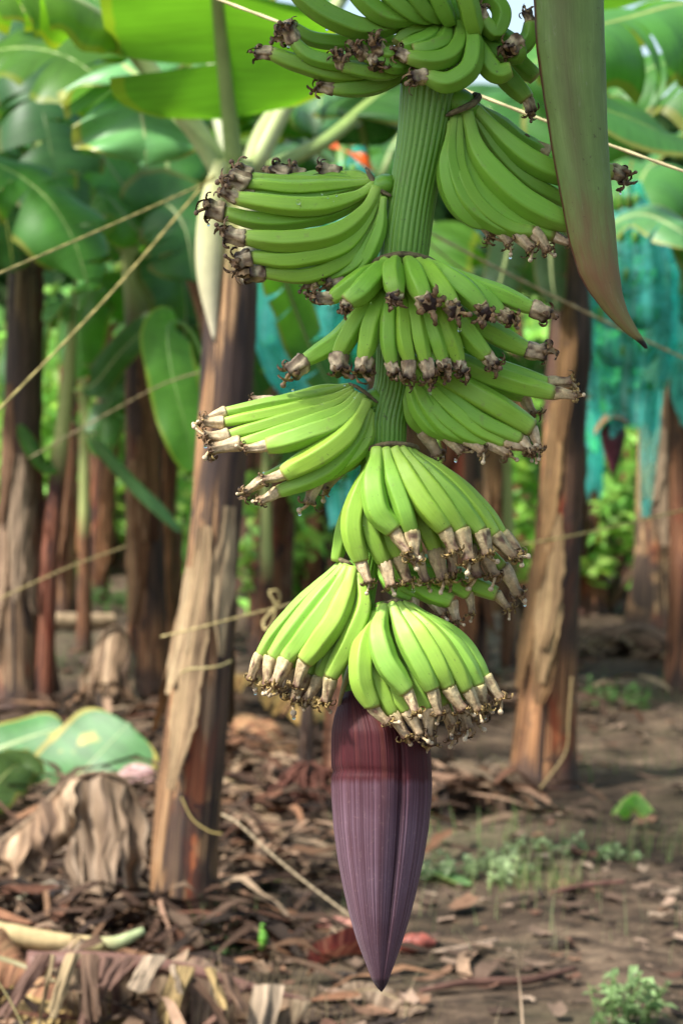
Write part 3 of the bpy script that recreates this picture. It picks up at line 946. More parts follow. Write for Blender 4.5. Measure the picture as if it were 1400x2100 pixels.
# --- lowest hand, over the bud
h = cushion((795, 1258, 30), 44, 26, 36)
scar_strip(h, [(758, 1262, 14), (770, 1247, 30), (796, 1236, 46), (822, 1234, 42), (842, 1244, 22)], 6, 14)
hand(h, C_LOWEST, 'new', 68, [
    ([(786, 1244), (776, 1300), (794, 1362), (834, 1417)], 54, 62, 124, (856, 1472, 132), 26),
    ([(803, 1242), (832, 1304), (860, 1362), (886, 1415)], 50, 64, 120, (908, 1470, 128), 26),
    ([(815, 1240), (864, 1306), (896, 1362), (919, 1410)], 46, 60, 108, (944, 1466, 114), 24),
    ([(824, 1240), (892, 1308), (930, 1364), (957, 1414)], 46, 54, 92, (980, 1468, 98), 22),
    ([(832, 1241), (914, 1308), (956, 1360), (981, 1406)], 42, 44, 72, (1006, 1462, 78), 18),
    ([(840, 1243), (934, 1308), (974, 1356), (994, 1390)], 36, 30, 48, (1022, 1450, 54), 12),
    ([(770, 1258), (746, 1322), (740, 1388), (763, 1450)], 50, 50, 100, (792, 1502, 108), 24),
    ([(776, 1262), (760, 1340), (780, 1408), (806, 1463)], 42, 44, 84, (836, 1518, 92), 18),
    ([(784, 1270), (790, 1360), (812, 1420), (834, 1458)], 42, 40, 84, (862, 1512, 92), 14, 'mid'),
    ([(800, 1270), (836, 1370), (858, 1420), (876, 1456)], 42, 36, 78, (890, 1510, 84), 12, 'mid'),
    ([(815, 1265), (870, 1360), (896, 1412), (908, 1448)], 40, 28, 64, (928, 1500, 70), 10, 'mid'),
    ([(825, 1262), (900, 1360), (932, 1410), (945, 1440)], 40, 18, 46, (962, 1496, 52), 8, 'mid'),
    ([(830, 1258), (924, 1356), (958, 1400), (972, 1424)], 38, 4, 28, (990, 1478, 34), 6, 'mid'),
    ([(822, 1268), (880, 1380), (906, 1430), (920, 1468)], 34, 0, 24, (944, 1560, 30), 6, 'mid'),
    ([(806, 1272), (850, 1390), (870, 1440), (880, 1478)], 34, 0, 14, (896, 1556, 16), 6, 'new'),
])

# ------------------------------------------------------------------ flower bud
BL = [(1395, 716, 735), (1410, 710, 750), (1425, 704, 772), (1445, 694, 806), (1470, 686, 846), (1500, 681, 872), (1540, 680, 880), (1575, 680.5, 882), (1584, 682.5, 882), (1592, 680, 882.5), (1610, 680, 883), (1640, 681, 882), (1700, 685, 876), (1760, 693, 866), (1820, 704, 853),
      (1880, 718, 838), (1930, 733, 822), (1975, 750, 807), (2005, 761, 797), (2012, 764, 795), (2022, 770, 791), (2030, 777, 786), (2033, 781, 783)]


def bud_surface(mb, a0, a1, dr, tseed, taper=0.0, edge_dark=0.0, y_from=1395, y_to=2034):
    """one bract: a sector a0..a1 of the bud body (angle 0 = facing the camera, + = to the right)."""
    ys = [b[0] for b in BL]
    n_t, n_a = 90, 56
    rows = []
    for i in range(n_t):
        y = y_from + (y_to - y_from) * i / (n_t - 1)
        xl = np.interp(y, ys, [b[1] for b in BL]); xr = np.interp(y, ys, [b[2] for b in BL])
        cx, rr = (xl + xr) / 2, (xr - xl) / 2
        t = (y - 1395) / (2033 - 1395)
        row = []
        for j in range(n_a):
            s = j / (n_a - 1)
            e0 = a0 + taper * max(0, t - .3) ** 1.2 * .6
            e1 = a1 - taper * max(0, t - .3) ** 1.2
            a = e0 + (e1 - e0) * s
            edge = min(1, min(s, 1 - s) * 14)
            r = rr + dr * edge * min(1, (1 - t) * 8) - (1 - edge) * 2.0 * min(1, (1 - t) * 8)
            r *= 1 + 0.006 * math.sin(a * 9 + tseed) + 0.004 * noise.noise(Vector((a * 3, t * 6, tseed)))
            if tseed != 3.3:
                r *= 1 - (.13 * min(1, t * 2.5) * math.exp(-((a - .52) / .26) ** 2))
            crease = math.exp(-((y - 1583 - 4 * math.sin(a * 2)) / 6) ** 2) * max(0, math.cos(a + .9))
            r -= crease * 3.2
            p = B(cx + r * math.sin(a), y, -40 + r * math.cos(a) * .97)
            k = (.45 if t > .962 else 1) - edge_dark * (1 - min(1, min(s, 1 - s) * 30))
            row.append(mb.vert(p, (t, a / 6.283 + tseed, tseed), (k, k, k)))
        rows.append(row)
    mb.grid(rows)


def bud():
    mb = MB(); bud_surface(mb, -math.pi, math.pi, -2.0, 0.0)
    core = mb.build('flower_bud', M['bud'], BUNCH, BO)
    for (a0, a1, dr, sd, tp) in ((-2.9, 0.80, 1.2, 1.7, 0.0), (2.3, 3.6, 0.6, 5.1, 0.0), (0.44, 2.6, 3.4, 3.3, -.25)):
        mb = MB(); bud_surface(mb, a0, a1, dr, sd, tp, 0.45)
        mb.build('bract', M['bud'], core, BO)
    # pale base of the bract that has just lifted, behind the fruit
    mb = MB()
    c = catmull([tuple(B(726, 1350, -10)), tuple(B(712, 1385, -8)), tuple(B(700, 1425, -16)), tuple(B(694, 1455, -30))], 16)
    tube(mb, c, [x * PXM for x in np.linspace(15, 5, 16)], n=10, flat=.5, col=lambda u, a: cmix((0.42, 0.46, 0.16), (0.22, 0.12, 0.07), u * u))
    mb.build('bract_base', M['rib'], core, BO)


bud()

# ------------------------------------------------------------------ hanging bract beside the bunch
FLAG = [(-220, 1075, 1232), (-120, 1082, 1235), (0, 1092, 1238), (100, 1098, 1240), (200, 1112, 1243), (300, 1128, 1247), (400, 1146, 1255), (500, 1166, 1263), (560, 1184, 1269), (600, 1206, 1275), (640, 1238, 1287),
        (665, 1262, 1300), (685, 1284, 1312), (698, 1302, 1320), (708, 1314, 1326), (715, 1321, 1328)]


def flag():
    ys = [f[0] for f in FLAG]
    root = B(1165, -220, 95)
    n_t, n_a = 110, 40
    faces = []
    for shell in (0, 1):
        mb = MB(); rows = []
        for i in range(n_t):
            y = -220 + 935 * (i / (n_t - 1))
            xl = np.interp(y, ys, [f[1] for f in FLAG]); xr = np.interp(y, ys, [f[2] for f in FLAG])
            cx, hw = (xl + xr) / 2, (xr - xl) / 2
            t = i / (n_t - 1)
            row = []
            span = 1.75 + .35 * t      # half opening angle of the trough
            for j in range(n_a):
                s = 2 * j / (n_a - 1) - 1
                a = -1.42 + (s + 1) / 2 * (span + 1.42)
                th = 1.5 if shell else 0
                w = .012 * noise.noise(Vector((t * 7, a * 1.5, 2)))
                x = cx + (hw * (1 + w) - th) * math.sin(a) + 1.2 * noise.noise(Vector((t * 22, s * 2, 0)))
                q = 95 + (hw * (1 + w) - th) * math.cos(a) * .72 - 30 * t
                row.append(mb.vert(B(x, y, q), (t, s, 0)))
            rows.append(row)
        mb.grid(rows)
        faces.append((mb, rows))
    a, ra = faces[0]; b, rb = faces[1]
    k = len(a.v)
    a.v += b.v; a.t += b.t; a.c += b.c
    a.f += [tuple(x + k for x in reversed(f)) for f in b.f]
    for side in (0, -1):
        for r0, r1, s0, s1 in zip(ra[:-1], ra[1:], rb[:-1], rb[1:]):
            a.f.append((r0[side], r1[side], s1[side] + k, s0[side] + k))
    o = a.build('hanging_bract', M['flag'], None, root)
    tag(o, 'long smooth green and reddish bract hanging right of the bunch, curled to a black tip', 'bract')


flag()

# ------------------------------------------------------------------ water drops
def drops():
    mb = MB()
    spots = [(612, 414, 70, 7), (690, 400, 65, 3.5), (672, 405, 66, 3), (660, 398, 60, 2.5), (684, 412, 66, 2), (530, 447, 30, 2.5), (600, 800, 20, 3.5), (622, 820, 24, 3), (648, 806, 14, 4.5), (640, 836, 38, 2.5), (594, 862, 36, 3), (660, 828, 40, 3), (575, 842, 20, 2.5), (706, 790, 12, 2.5),
             (726, 815, 56, 2.5), (736, 594, 150, 4), (730, 600, 150, 3), (744, 598, 150, 2.5), (802, 545, 100, 2.5), (760, 622, 150, 2), (745, 1076, 104, 2), (872, 948, 90, 2.5), (820, 968, 108, 2), (764, 1067, 120, 2), 
             (540, 968, 70, 3), (670, 60, 90, 4), (619, 124, 72, 2)]
    for x, y, q, r in spots:
        ball(mb, B(x, y, q), r * PXM * .8, (1, 1, 1), 8, 1.05)
    for p in DROPS:
        ball(mb, p, random.uniform(2.6, 4.2) * PXM, (1, 1, 1), 8, 1.25)
    o = mb.build('water_drops', M['water'])
    tag(o, 'clear rain drops clinging to the bananas and flower tips', 'water drops', None, 'stuff')


drops()
# ------------------------------------------------------------------ leaves
def leaf_geom(blade, rib, pts, width, up=(0, 0, 1), fold=0.25, droop=0.9, pet=0.15, seed=0, tears=6, gap=0.12, rib_r=0.018, rib_col=(0.42, 0.50, 0.20), ripple=0.03, n=70, ns=7, tint=None, sweep=0.18, tip_pow=2.2, seg_var=0.45, curl=0.0, base=.16):
    """pts: world points from the foot of the leaf stalk to the tip. Lamina in torn segments on both sides of a raised midrib."""
    r = random.Random(seed)
    c = catmull([tuple(p) for p in pts], n)
    T = np.gradient(c, axis=0); T /= np.linalg.norm(T, axis=1)[:, None]
    S = np.cross(T, np.array(up, dtype=float)); S /= np.linalg.norm(S, axis=1)[:, None] + 1e-9
    N = np.cross(S, T)
    us = np.linspace(0, 1, n)

    def at(u, A):
        return np.array([np.interp(u, us, A[:, k]) for k in range(3)])

    def hw(b):
        return width / 2 * max(0.0, 1 - max(0, 1 - b / base) ** 2) ** .5 * max(0.0, 1 - max(0, (b - .62) / .38) ** tip_pow) ** .6
    total = float(np.sum(np.linalg.norm(np.diff(c, axis=0), axis=1)))
    for sg in (-1, 1):
        cuts = sorted([0.0, 1.0] + [r.uniform(.06, .97) for _ in range(tears)])
        for b0, b1 in zip(cuts[:-1], cuts[1:]):
            if b1 - b0 < .012: continue
            nb = max(4, int((b1 - b0) * 46) + 2)
            dv = r.uniform(-seg_var, seg_var) * .6 * droop if tears else 0
            tw = r.uniform(-.5, .5) * seg_var
            g = gap * r.uniform(.3, 1.6) if tears else 0
            rows = []
            bc = (b0 + b1) / 2
            for i in range(nb):
                bb = b0 + (b1 - b0) * i / (nb - 1)
                w = hw(bb)
                row = []
                x = z = 0.0
                for j in range(ns + 1):
                    s = j / ns
                    b = bc + (bb - bc) * (1 - g * s ** 1.5)
                    u = pet + (1 - pet) * b
                    if j:
                        ang = fold - (droop + dv) * (s - .5 / ns) ** 1.1 + tw * (bb - bc) / max(.02, b1 - b0) * s - curl * s * s
                        x += math.cos(ang) * w / ns; z += math.sin(ang) * w / ns
                    o = at(u, c); t = at(u, T); sd = at(u, S); nm = at(u, N)
                    rp = ripple * s * w * 3 * (math.sin(b * total * 17 + seed) + .8 * noise.noise(Vector((b * total * 5, s * 1.5, seed * 1.7 + sg))))
                    p = o + sd * sg * x + nm * (z + rp) + t * sweep * x
                    row.append(blade.vert(p, (b, sg * s, seed % 17), tint(b, s, r) if tint else (1, 1, 1)))
                rows.append(row if sg > 0 else row[::-1])
            blade.grid(rows)
    if rib is not None:
        m = 26
        rad = [max(.0016, rib_r * (1.25 - .3 * min(1, u / max(pet, .05)) if u < pet else .95 * (1 - (u - pet) / (1 - pet)) ** .8 + .03)) for u in np.linspace(0, 1, m)]
        path = np.array([at(u, c) - at(u, N) * rr * .55 for u, rr in zip(np.linspace(0, 1, m), rad)])
        tube(rib, path, rad, n=9, col=lambda u, a: cmix(rib_col, (rib_col[0] * .7, rib_col[1] * .8, rib_col[2] * .6), .5 + .5 * math.sin(a)), ref=tuple(up), flat=.85)


def add_leaf(parent, origin, pts, width, mat='leaf', color=(1, 1, 1), name='leaf', **kw):
    bl, rb = MB(), MB()
    leaf_geom(bl, rb, pts, width, **kw)
    o = bl.build(name, M[mat], parent, origin)
    o.color = (*color, 1)
    rb.build('midrib', M['rib'], o, origin if parent is not None else None)
    return o


def single_leaf(name, label, cat, pts, width, mat='dry', group=None, color=(1, 1, 1), **kw):
    o0 = Vector(pts[0])
    t = thing(name, label, cat, o0, group)
    bl, rb = MB(), MB()
    leaf_geom(bl, rb, pts, width, **kw)
    b = bl.build('blade', M[mat], t, o0); b.color = (*color, 1)
    rb.build('midrib', M['rib'], t, o0)
    return t


def PP(lst, d=None):
    return [P(x, y, z) for x, y, z in lst] if d is None else [P(x, y, d) for x, y in lst]


def dry_tint(base, dark, lite):
    """streaks that run across the blade like the veins of a dried banana leaf."""
    ph = random.uniform(0, 50)

    def f(b, s, r):
        k = noise.noise(Vector((b * 26 + ph, s * .8, ph))) + .5 * noise.noise(Vector((b * 80 + ph, s, 0)))
        return cmix(base, lite, k * 1.5) if k > 0 else cmix(base, dark, -k * 1.6)
    return f


def trunk(parent, origin, prof, d, seed, n=40, m=70, fresh=0.0, flare=1.25, color=(1, 1, 1), sheaths=4, name='trunk', dark=None, sector=None, srange=(-2.6, -.5), stop=.92):
    """prof: (photo x, photo y, width px) from foot to top at depth d (or 4th value = own depth)."""
    r = random.Random(seed)
    pts = [tuple(P(p[0], p[1], p[3] if len(p) > 3 else d)) + (p[2] * d / F_PX / 2,) for p in prof]
    c = catmull(pts, m)
    T, S, N = frames(c[:, :3], (0, 1, 0))
    mb = MB(); rows = []
    h = np.concatenate([[0], np.cumsum(np.linalg.norm(np.diff(c[:, :3], axis=0), axis=1))])
    # overlapping leaf bases: each starts at some turn and height
    wraps = [(r.uniform(0, 6.28), r.uniform(-.3, h[-1]), r.uniform(.6, 1.6), r.uniform(.9, 1.7)) for _ in range(int(9 + h[-1] * 5))]
    for i in range(m):
        row = []
        u = i / (m - 1)
        for j in range(n):
            a = 2 * math.pi * j / n
            k = 0
            for a0, h0, hl, aw in wraps:
                da = (a - a0 + math.pi) % (2 * math.pi) - math.pi
                if h0 < h[i] < h0 + hl and abs(da) < aw * (1 - .4 * (h[i] - h0) / hl):
                    k += .022 * min(1, (h0 + hl - h[i]) * 12)
            k += .05 * noise.noise(Vector((math.cos(a) * 2.2, math.sin(a) * 2.2, h[i] * 1.1 + seed)))
            k += .022 * noise.noise(Vector((math.cos(a) * 8, math.sin(a) * 8, h[i] * 1.6 + seed)))
            fl = 1 + (flare - 1) * math.exp(-h[i] / .12)
            rr = c[i, 3] * (.97 + k) * fl
            p = c[i, :3] + (S[i] * math.cos(a) + N[i] * math.sin(a)) * rr
            fr = 1 - max(0, min(1, (u - (1 - fresh)) / .12)) if fresh else 1
            dkv = 1.0
            if dark:
                e = noise.noise(Vector((math.cos(a) * 1.5, math.sin(a) * 1.5, h[i] * 2.2 + seed * 3)))
                e += .6 * noise.noise(Vector((math.cos(a) * 3, math.sin(a) * 3, h[i] * 4 + seed)))
                q = (u + .22 * e - dark[0]) / .06
                q2 = (dark[1] + .15 * e - u) / .06
                dkv = 1 - dark[2] * max(0, min(1, q, q2))
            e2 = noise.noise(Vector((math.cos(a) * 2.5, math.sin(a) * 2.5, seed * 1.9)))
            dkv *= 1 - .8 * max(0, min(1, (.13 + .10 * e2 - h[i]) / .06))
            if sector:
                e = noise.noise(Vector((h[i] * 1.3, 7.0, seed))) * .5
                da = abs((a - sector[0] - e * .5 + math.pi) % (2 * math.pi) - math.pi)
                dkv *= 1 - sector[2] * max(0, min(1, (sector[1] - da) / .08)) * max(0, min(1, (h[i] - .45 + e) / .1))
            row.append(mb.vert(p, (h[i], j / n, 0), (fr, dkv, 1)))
        rows.append(row)
    mb.grid(rows, closed=True)
    k = mb.vert(c[-1, :3], (h[-1], 0, 0), (0 if fresh else 1, 1, 1))
    for j in range(n):
        mb.f.append((k, rows[-1][j], rows[-1][(j + 1) % n]))
    o = mb.build(name, M['trunk'], parent, origin)
    o.color = (*color, 1)
    # dry strips peeling off
    for q in range(sheaths):
        mb = MB()
        a = r.uniform(*srange) if r.random() < .8 else r.uniform(0, 3)
        i0 = r.randint(int(m * .35), int(m * stop)); ln = r.randint(int(m * .18), int(m * .38))
        i1 = max(1, i0 - ln)
        tone = r.choice([(0.38, 0.28, 0.18), (0.22, 0.135, 0.075), (0.13, 0.07, 0.04), (0.46, 0.36, 0.24), (0.30, 0.20, 0.115)])
        tone = tuple(v * min(1.1, cc2) for v, cc2 in zip(tone, color))
        rows = []
        for i in range(i0, i1, -1):
            t = (i0 - i) / max(1, (i0 - i1))
            wd = r.uniform(.9, 1.1) * (.30 + .6 * math.sin(.25 + t * 2.6)) * (1 - .75 * t ** 3)
            lift = c[i, 3] * (.03 + .5 * t ** 2.4 * (.6 + .4 * math.sin(q)))
            row = []
            for j in range(13):
                s = j / 6 - 1
                aa = a + s * wd * .55 * (1 + .25 * noise.noise(Vector((t * 6, s, q + seed * 1.3))))
                rr = c[i, 3] * 1.06 + lift + .012 * noise.noise(Vector((s * 3, t * 5, q + seed)))
                p = c[i, :3] + (S[i] * math.cos(aa) + N[i] * math.sin(aa)) * rr
                row.append(mb.vert(p, (s * .16 + q, t, 0), cmix(tone, (tone[0] * .45, tone[1] * .4, tone[2] * .4), .35 + 1.5 * noise.noise(Vector((s * 5 + q * 3, t * .8, q + seed))) + .5 * noise.noise(Vector((s * 16, t * 2, q))))))
            rows.append(row)
        if len(rows) > 2:
            mb.grid(rows)
            mb.build('dry_sheath', M['dry'], parent, origin)
    return c


def auto_leaves(parent, origin, top, count, length, width, seed, d_color=(1, 1, 1), mat='leaf', lean=0.0, a_range=(0, 6.283), rise=(.55, 1.25), **kw):
    """arching leaves around the top of a trunk."""
    r = random.Random(seed)
    for i in range(count):
        a = a_range[0] + (a_range[1] - a_range[0]) * (i + r.uniform(.1, .9)) / count
        e = r.uniform(*rise)
        L = length * r.uniform(.75, 1.15)
        d0 = Vector((math.cos(a), math.sin(a), 0))
        p = Vector(top); pts = [p.copy()]
        ang = e
        for s in range(6):
            step = L / 6
            p = p + (d0 * math.cos(ang) + Vector((0, 0, 1)) * math.sin(ang)) * step
            pts.append(p.copy())
            ang -= r.uniform(.22, .42) * (1 + .15 * s)
        v = r.uniform(.65, 1.35)
        add_leaf(parent, origin, pts, width * r.uniform(.8, 1.15), mat if r.random() < .65 else r.choice(['leaf', 'leaf_blue', 'leaf_lit']), (d_color[0] * v, d_color[1] * v, d_color[2] * v),
                 seed=seed * 31 + i, tears=r.randint(3, 12), fold=r.uniform(.05, .5), droop=r.uniform(.7, 1.7), pet=r.uniform(.14, .24), rib_r=.02, n=46, ns=5, **kw)


# ------------------------------------------------------------------ named plants, from the photograph
def new_plant(name, label, foot, group=None, cat='banana plant'):
    return thing(name, label, cat, foot, group)


# main plant left of the bunch
g = G(378, 1868); d1 = depth(g)
t = new_plant('banana_plant', 'thick leaning trunk with peeling tan bark and backlit leaves, nearest on the left', g)
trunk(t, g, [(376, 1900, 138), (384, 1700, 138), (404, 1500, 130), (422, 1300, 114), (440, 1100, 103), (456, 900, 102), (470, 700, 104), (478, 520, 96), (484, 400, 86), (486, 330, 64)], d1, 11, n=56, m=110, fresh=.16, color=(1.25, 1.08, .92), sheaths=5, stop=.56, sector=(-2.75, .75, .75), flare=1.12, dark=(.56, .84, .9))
Z = d1
# fresh leaf bases wrapping the top
for k, (pts, w) in enumerate([([(452, 330), (434, 430), (428, 560), (440, 700)], [26, 52, 50, 6]), ([(500, 340), (505, 420), (505, 500), (500, 580)], [20, 36, 30, 5])]):
    mb = MB()
    cc = catmull([tuple(P(x, y, Z - .07)) + (q * Z / F_PX / 2,) for (x, y), q in zip(pts, w)], 26)
    tube(mb, cc[:, :3], cc[:, 3], n=14, flat=.7, ref=(0, 1, 0), col=lambda u, a: cmix((0.60, 0.62, 0.26), (0.62, 0.55, 0.42), u * .8))
    mb.build('leaf_sheath', M['rib'], t, g)
PALE = (0.50, 0.56, 0.26)
add_leaf(t, g, PP([(484, 350, Z), (466, 190, Z - .1), (447, 0, Z - .3), (425, -260, Z - .75), (400, -470, Z - 1.4)]), .70, 'leaf_lit', up=(.05, 1, .25), fold=-.10, droop=-.15, pet=.09, base=.10, sweep=-.05, seed=3, tears=4, gap=.10, seg_var=.9, rib_r=.026, rib_col=(0.30, 0.42, 0.14), ripple=.015, ns=10)
add_leaf(t, g, PP([(470, 352, Z), (425, 275, Z), (342, 168, Z - .05), (250, 60, Z - .1), (150, -5, Z - .2), (40, -30, Z - .3), (-60, 0, Z - .4)]), .36, 'leaf_lit', color=(1.1, 1.0, .9), up=(0, -.15, 1), fold=-.35, droop=1.0, pet=.42, seed=5, tears=5, gap=.25, rib_r=.034, rib_col=(0.42, 0.50, 0.22), ns=8)
add_leaf(t, g, PP([(505, 352, Z + .05), (560, 240, Z + .1), (618, 130, Z + .2), (700, -20, Z + .4), (800, -130, Z + .8), (930, -150, Z + 1.2)]), .6, 'leaf', up=(0, .4, 1), fold=.1, droop=1.0, pet=.4, seed=6, tears=3, rib_r=.028, rib_col=PALE)
add_leaf(t, g, PP([(508, 360, Z + .1), (590, 318, Z + .15), (680, 270, Z + .2), (780, 190, Z + .4), (880, 170, Z + .6), (990, 230, Z + .8)]), .52, 'leaf', color=(.7, .75, .7), up=(0, -.3, 1), fold=.2, droop=1.3, pet=.36, seed=8, tears=5, rib_r=.026, rib_col=(0.36, 0.46, 0.16))
add_leaf(t, g, PP([(478, 350, Z + .06), (450, 250, Z + .12), (440, 180, Z + .2), (436, 40, Z + .4), (470, -120, Z + .6)]), .4, 'leaf', up=(0, 1, .3), fold=.3, droop=.2, pet=.5, seed=9, tears=1, rib_r=.018, rib_col=(0.46, 0.50, 0.30))
add_leaf(t, g, PP([(500, 352, Z + .1), (540, 250, Z + .2), (600, 180, Z + .3), (690, 110, Z + .5), (760, 90, Z + .8)]), .45, 'leaf', up=(0, -.2, 1), fold=.3, droop=1.1, pet=.5, seed=10, tears=3, rib_r=.022, rib_col=(0.55, 0.58, 0.30))
# old leaves hanging behind it
add_leaf(t, g, PP([(470, 360, Z + .15), (380, 250, Z + .5), (250, 130, Z + .9), (285, 212, Z + .85), (298, 290, Z + .8), (300, 345, Z + .8)]), .50, 'leaf_blue', color=(1.7, 1.7, 1.6), up=(.15, -.9, .55), fold=.05, droop=.55, pet=.55, seed=12, tears=3, gap=.2, rib_r=.02, ripple=.05)  # sky glare on this leaf is brightened into its colour

add_leaf(t, g, PP([(500, 380, Z + .3), (560, 500, Z + .5), (600, 620, Z + .7), (640, 720, Z + .8), (690, 820, Z + .85)]), .17, 'leaf', color=(.7, .8, .8), up=(.2, -.8, .4), fold=.1, droop=.8, pet=.25, seed=13, tears=3, rib_r=.012)
# plant at the left edge: dark hanging leaves and a straight trunk
g = G(38, 1440); Z0 = depth(g)
t = new_plant('banana_plant', 'straight reddish trunk at the far left with dark bluish leaves hanging over it', g)
c = trunk(t, g, [(36, 1450, 84), (34, 1200, 76), (40, 1000, 72), (46, 800, 70), (48, 640, 64), (46, 500, 50)], Z0, 21, n=44, m=80, sheaths=6, color=(.95, .9, .9), dark=(.5, .85, .8))
add_leaf(t, g, PP([(40, 520, Z0), (20, 260, Z0 - .4), (50, -40, Z0 - 1.2), (70, 120, Z0 - 1.8), (110, 330, Z0 - 2.0), (160, 580, Z0 - 2.0)]), .46, 'leaf', color=(.55, .62, .75), up=(.2, -.9, .3), fold=.1, droop=1.2, pet=.42, seed=14, tears=16, gap=.5, seg_var=1.0, ripple=.008, rib_col=(.07, .14, .03), rib_r=.02)
add_leaf(t, g, PP([(44, 520, Z0), (5, 350, Z0 - .3), (-40, 100, Z0 - .8), (-40, 60, Z0 - 1.2), (-10, 300, Z0 - 1.5), (30, 560, Z0 - 1.5)]), .55, 'leaf', color=(.5, .55, .45), up=(.4, -.9, .2), fold=.1, droop=.9, pet=.4, seed=15, tears=9, gap=.3, rib_r=.02, rib_col=(.45, .5, .1))
add_leaf(t, g, PP([(46, 520, Z0), (60, 380, Z0 + .2), (100, 200, Z0 + .3), (180, 120, Z0 + .2), (250, 150, Z0)]), .34, 'leaf_blue', color=(1.5, 1.5, 1.5), up=(.2, -.6, .7), fold=.3, droop=1.5, pet=.45, seed=16, tears=3, rib_r=.018)
add_leaf(t, g, PP([(46, 520, Z0), (80, 300, Z0 + .1), (130, 60, Z0 - .2), (60, -60, Z0 - .6), (-40, -20, Z0 - .9)]), .6, 'leaf', color=(.55, .7, .7), up=(0, -.4, .8), fold=.2, droop=1.2, pet=.3, seed=18, tears=4, rib_r=.02)

# more crowns in the upper left
g = P(150, 700, 11.2); g = Vector((g.x, g.y, 0)); W_ = 11.2
t = new_plant('banana_plant', 'plant with fresh mid green leaves filling the upper left gap, its own trunk hidden', g)
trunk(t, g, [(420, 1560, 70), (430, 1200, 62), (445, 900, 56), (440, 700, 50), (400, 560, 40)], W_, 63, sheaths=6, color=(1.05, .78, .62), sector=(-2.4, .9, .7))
add_leaf(t, g, PP([(390, 570, W_), (280, 420, W_), (160, 250, W_ - .2), (80, 170, W_ - .4), (10, 190, W_ - .6)]), .5, 'leaf', (1.1, 1.2, 1), up=(0, -.6, .8), fold=.2, droop=1.0, pet=.25, seed=130, tears=6, gap=.25, rib_r=.016)
add_leaf(t, g, PP([(400, 570, W_), (330, 480, W_), (340, 420, W_ - .1), (380, 470, W_ - .2), (400, 580, W_ - .25)]), .42, 'leaf', (.7, .8, .7), up=(.3, -.8, .4), fold=.2, droop=.9, pet=.3, seed=131, tears=4, gap=.2, rib_r=.016)
add_leaf(t, g, PP([(390, 570, W_), (280, 470, W_ - .1), (215, 400, W_ - .2), (180, 430, W_ - .25), (165, 500, W_ - .3)]), .3, 'leaf_lit', (1.0, 1.1, 2.0), up=(-.2, -.6, .7), fold=.2, droop=1.2, pet=.3, seed=132, tears=3, rib_r=.012)
add_leaf(t, g, PP([(390, 560, W_), (350, 380, W_ + .1), (340, 200, W_ + .2), (420, 80, W_ + .2), (520, 60, W_)]), .5, 'leaf', (1, 1.1, .9), up=(0, -.4, .9), fold=.2, droop=1.1, pet=.25, seed=133, tears=5, rib_r=.016)

for k, (lab, px, py, lv) in enumerate([
    ('added young plant with dark drooping leaves in the gap right of the far left trunk', 172, 1330, [([(0, -560), (-40, -680), (-95, -700), (-130, -600), (-140, -480)], .30, 'leaf'), ([(0, -560), (30, -700), (70, -740), (100, -660), (105, -540)], .26, 'leaf_lit'), ([(0, -500), (50, -560), (90, -520), (105, -430)], .2, 'leaf')]),
    ('added young plant with mixed light and dark leaves just in front of the brown trunk', 318, 1380, [([(0, -620), (-50, -760), (-110, -800), (-150, -720), (-160, -600)], .30, 'leaf_lit'), ([(0, -620), (20, -780), (60, -830), (90, -760)], .30, 'leaf'), ([(0, -540), (-60, -600), (-100, -540), (-110, -440)], .22, 'leaf')]),
    ('added young plant with dark leaves half hidden behind the thick trunk, right side', 545, 1420, [([(0, -520), (40, -640), (90, -660), (120, -560), (125, -440)], .26, 'leaf'), ([(0, -520), (-30, -660), (-60, -700), (-90, -600)], .24, 'leaf'), ([(0, -460), (40, -500), (75, -440), (85, -360)], .2, 'leaf_lit')]),
    ('added young plant with dark leaves right of the tan trunk, behind the right hand flower tips', 1040, 1400, [([(0, -540), (40, -660), (80, -680), (110, -580), (115, -480)], .28, 'leaf'), ([(0, -540), (-40, -680), (-80, -720), (-110, -640)], .26, 'leaf'), ([(0, -460), (30, -520), (70, -480), (84, -400)], .2, 'leaf_lit')])]):
    g = GP = G(px, py); dd = depth(g)  # added plants, their dark leaves put in to deepen the background shadows
    t = new_plant('banana_sucker', lab, g, None, 'banana sucker')
    trunk(t, g, [(px, py + 4, 30), (px + 2, py - 200, 26), (px + 1, py - 400, 20), (px, py - 560, 12)], dd, 140 + k, n=16, m=36, fresh=.6, sheaths=1, color=(.9, .62, .5))
    for j, (pp, wd, mt) in enumerate(lv):
        v = (.75, .8, .7) if mt == 'leaf' else (.75, .9, 1.4)
        add_leaf(t, g, [P(px + x, py + y, dd - .06 * i) for i, (x, y) in enumerate(pp)], wd, mt, v, up=(0, -.6, .8), fold=.15, droop=.9, pet=.22, seed=150 + 4 * k + j, tears=3, gap=.2, rib_r=.010, n=46, ns=5, rib_col=(.22, .34, .10))

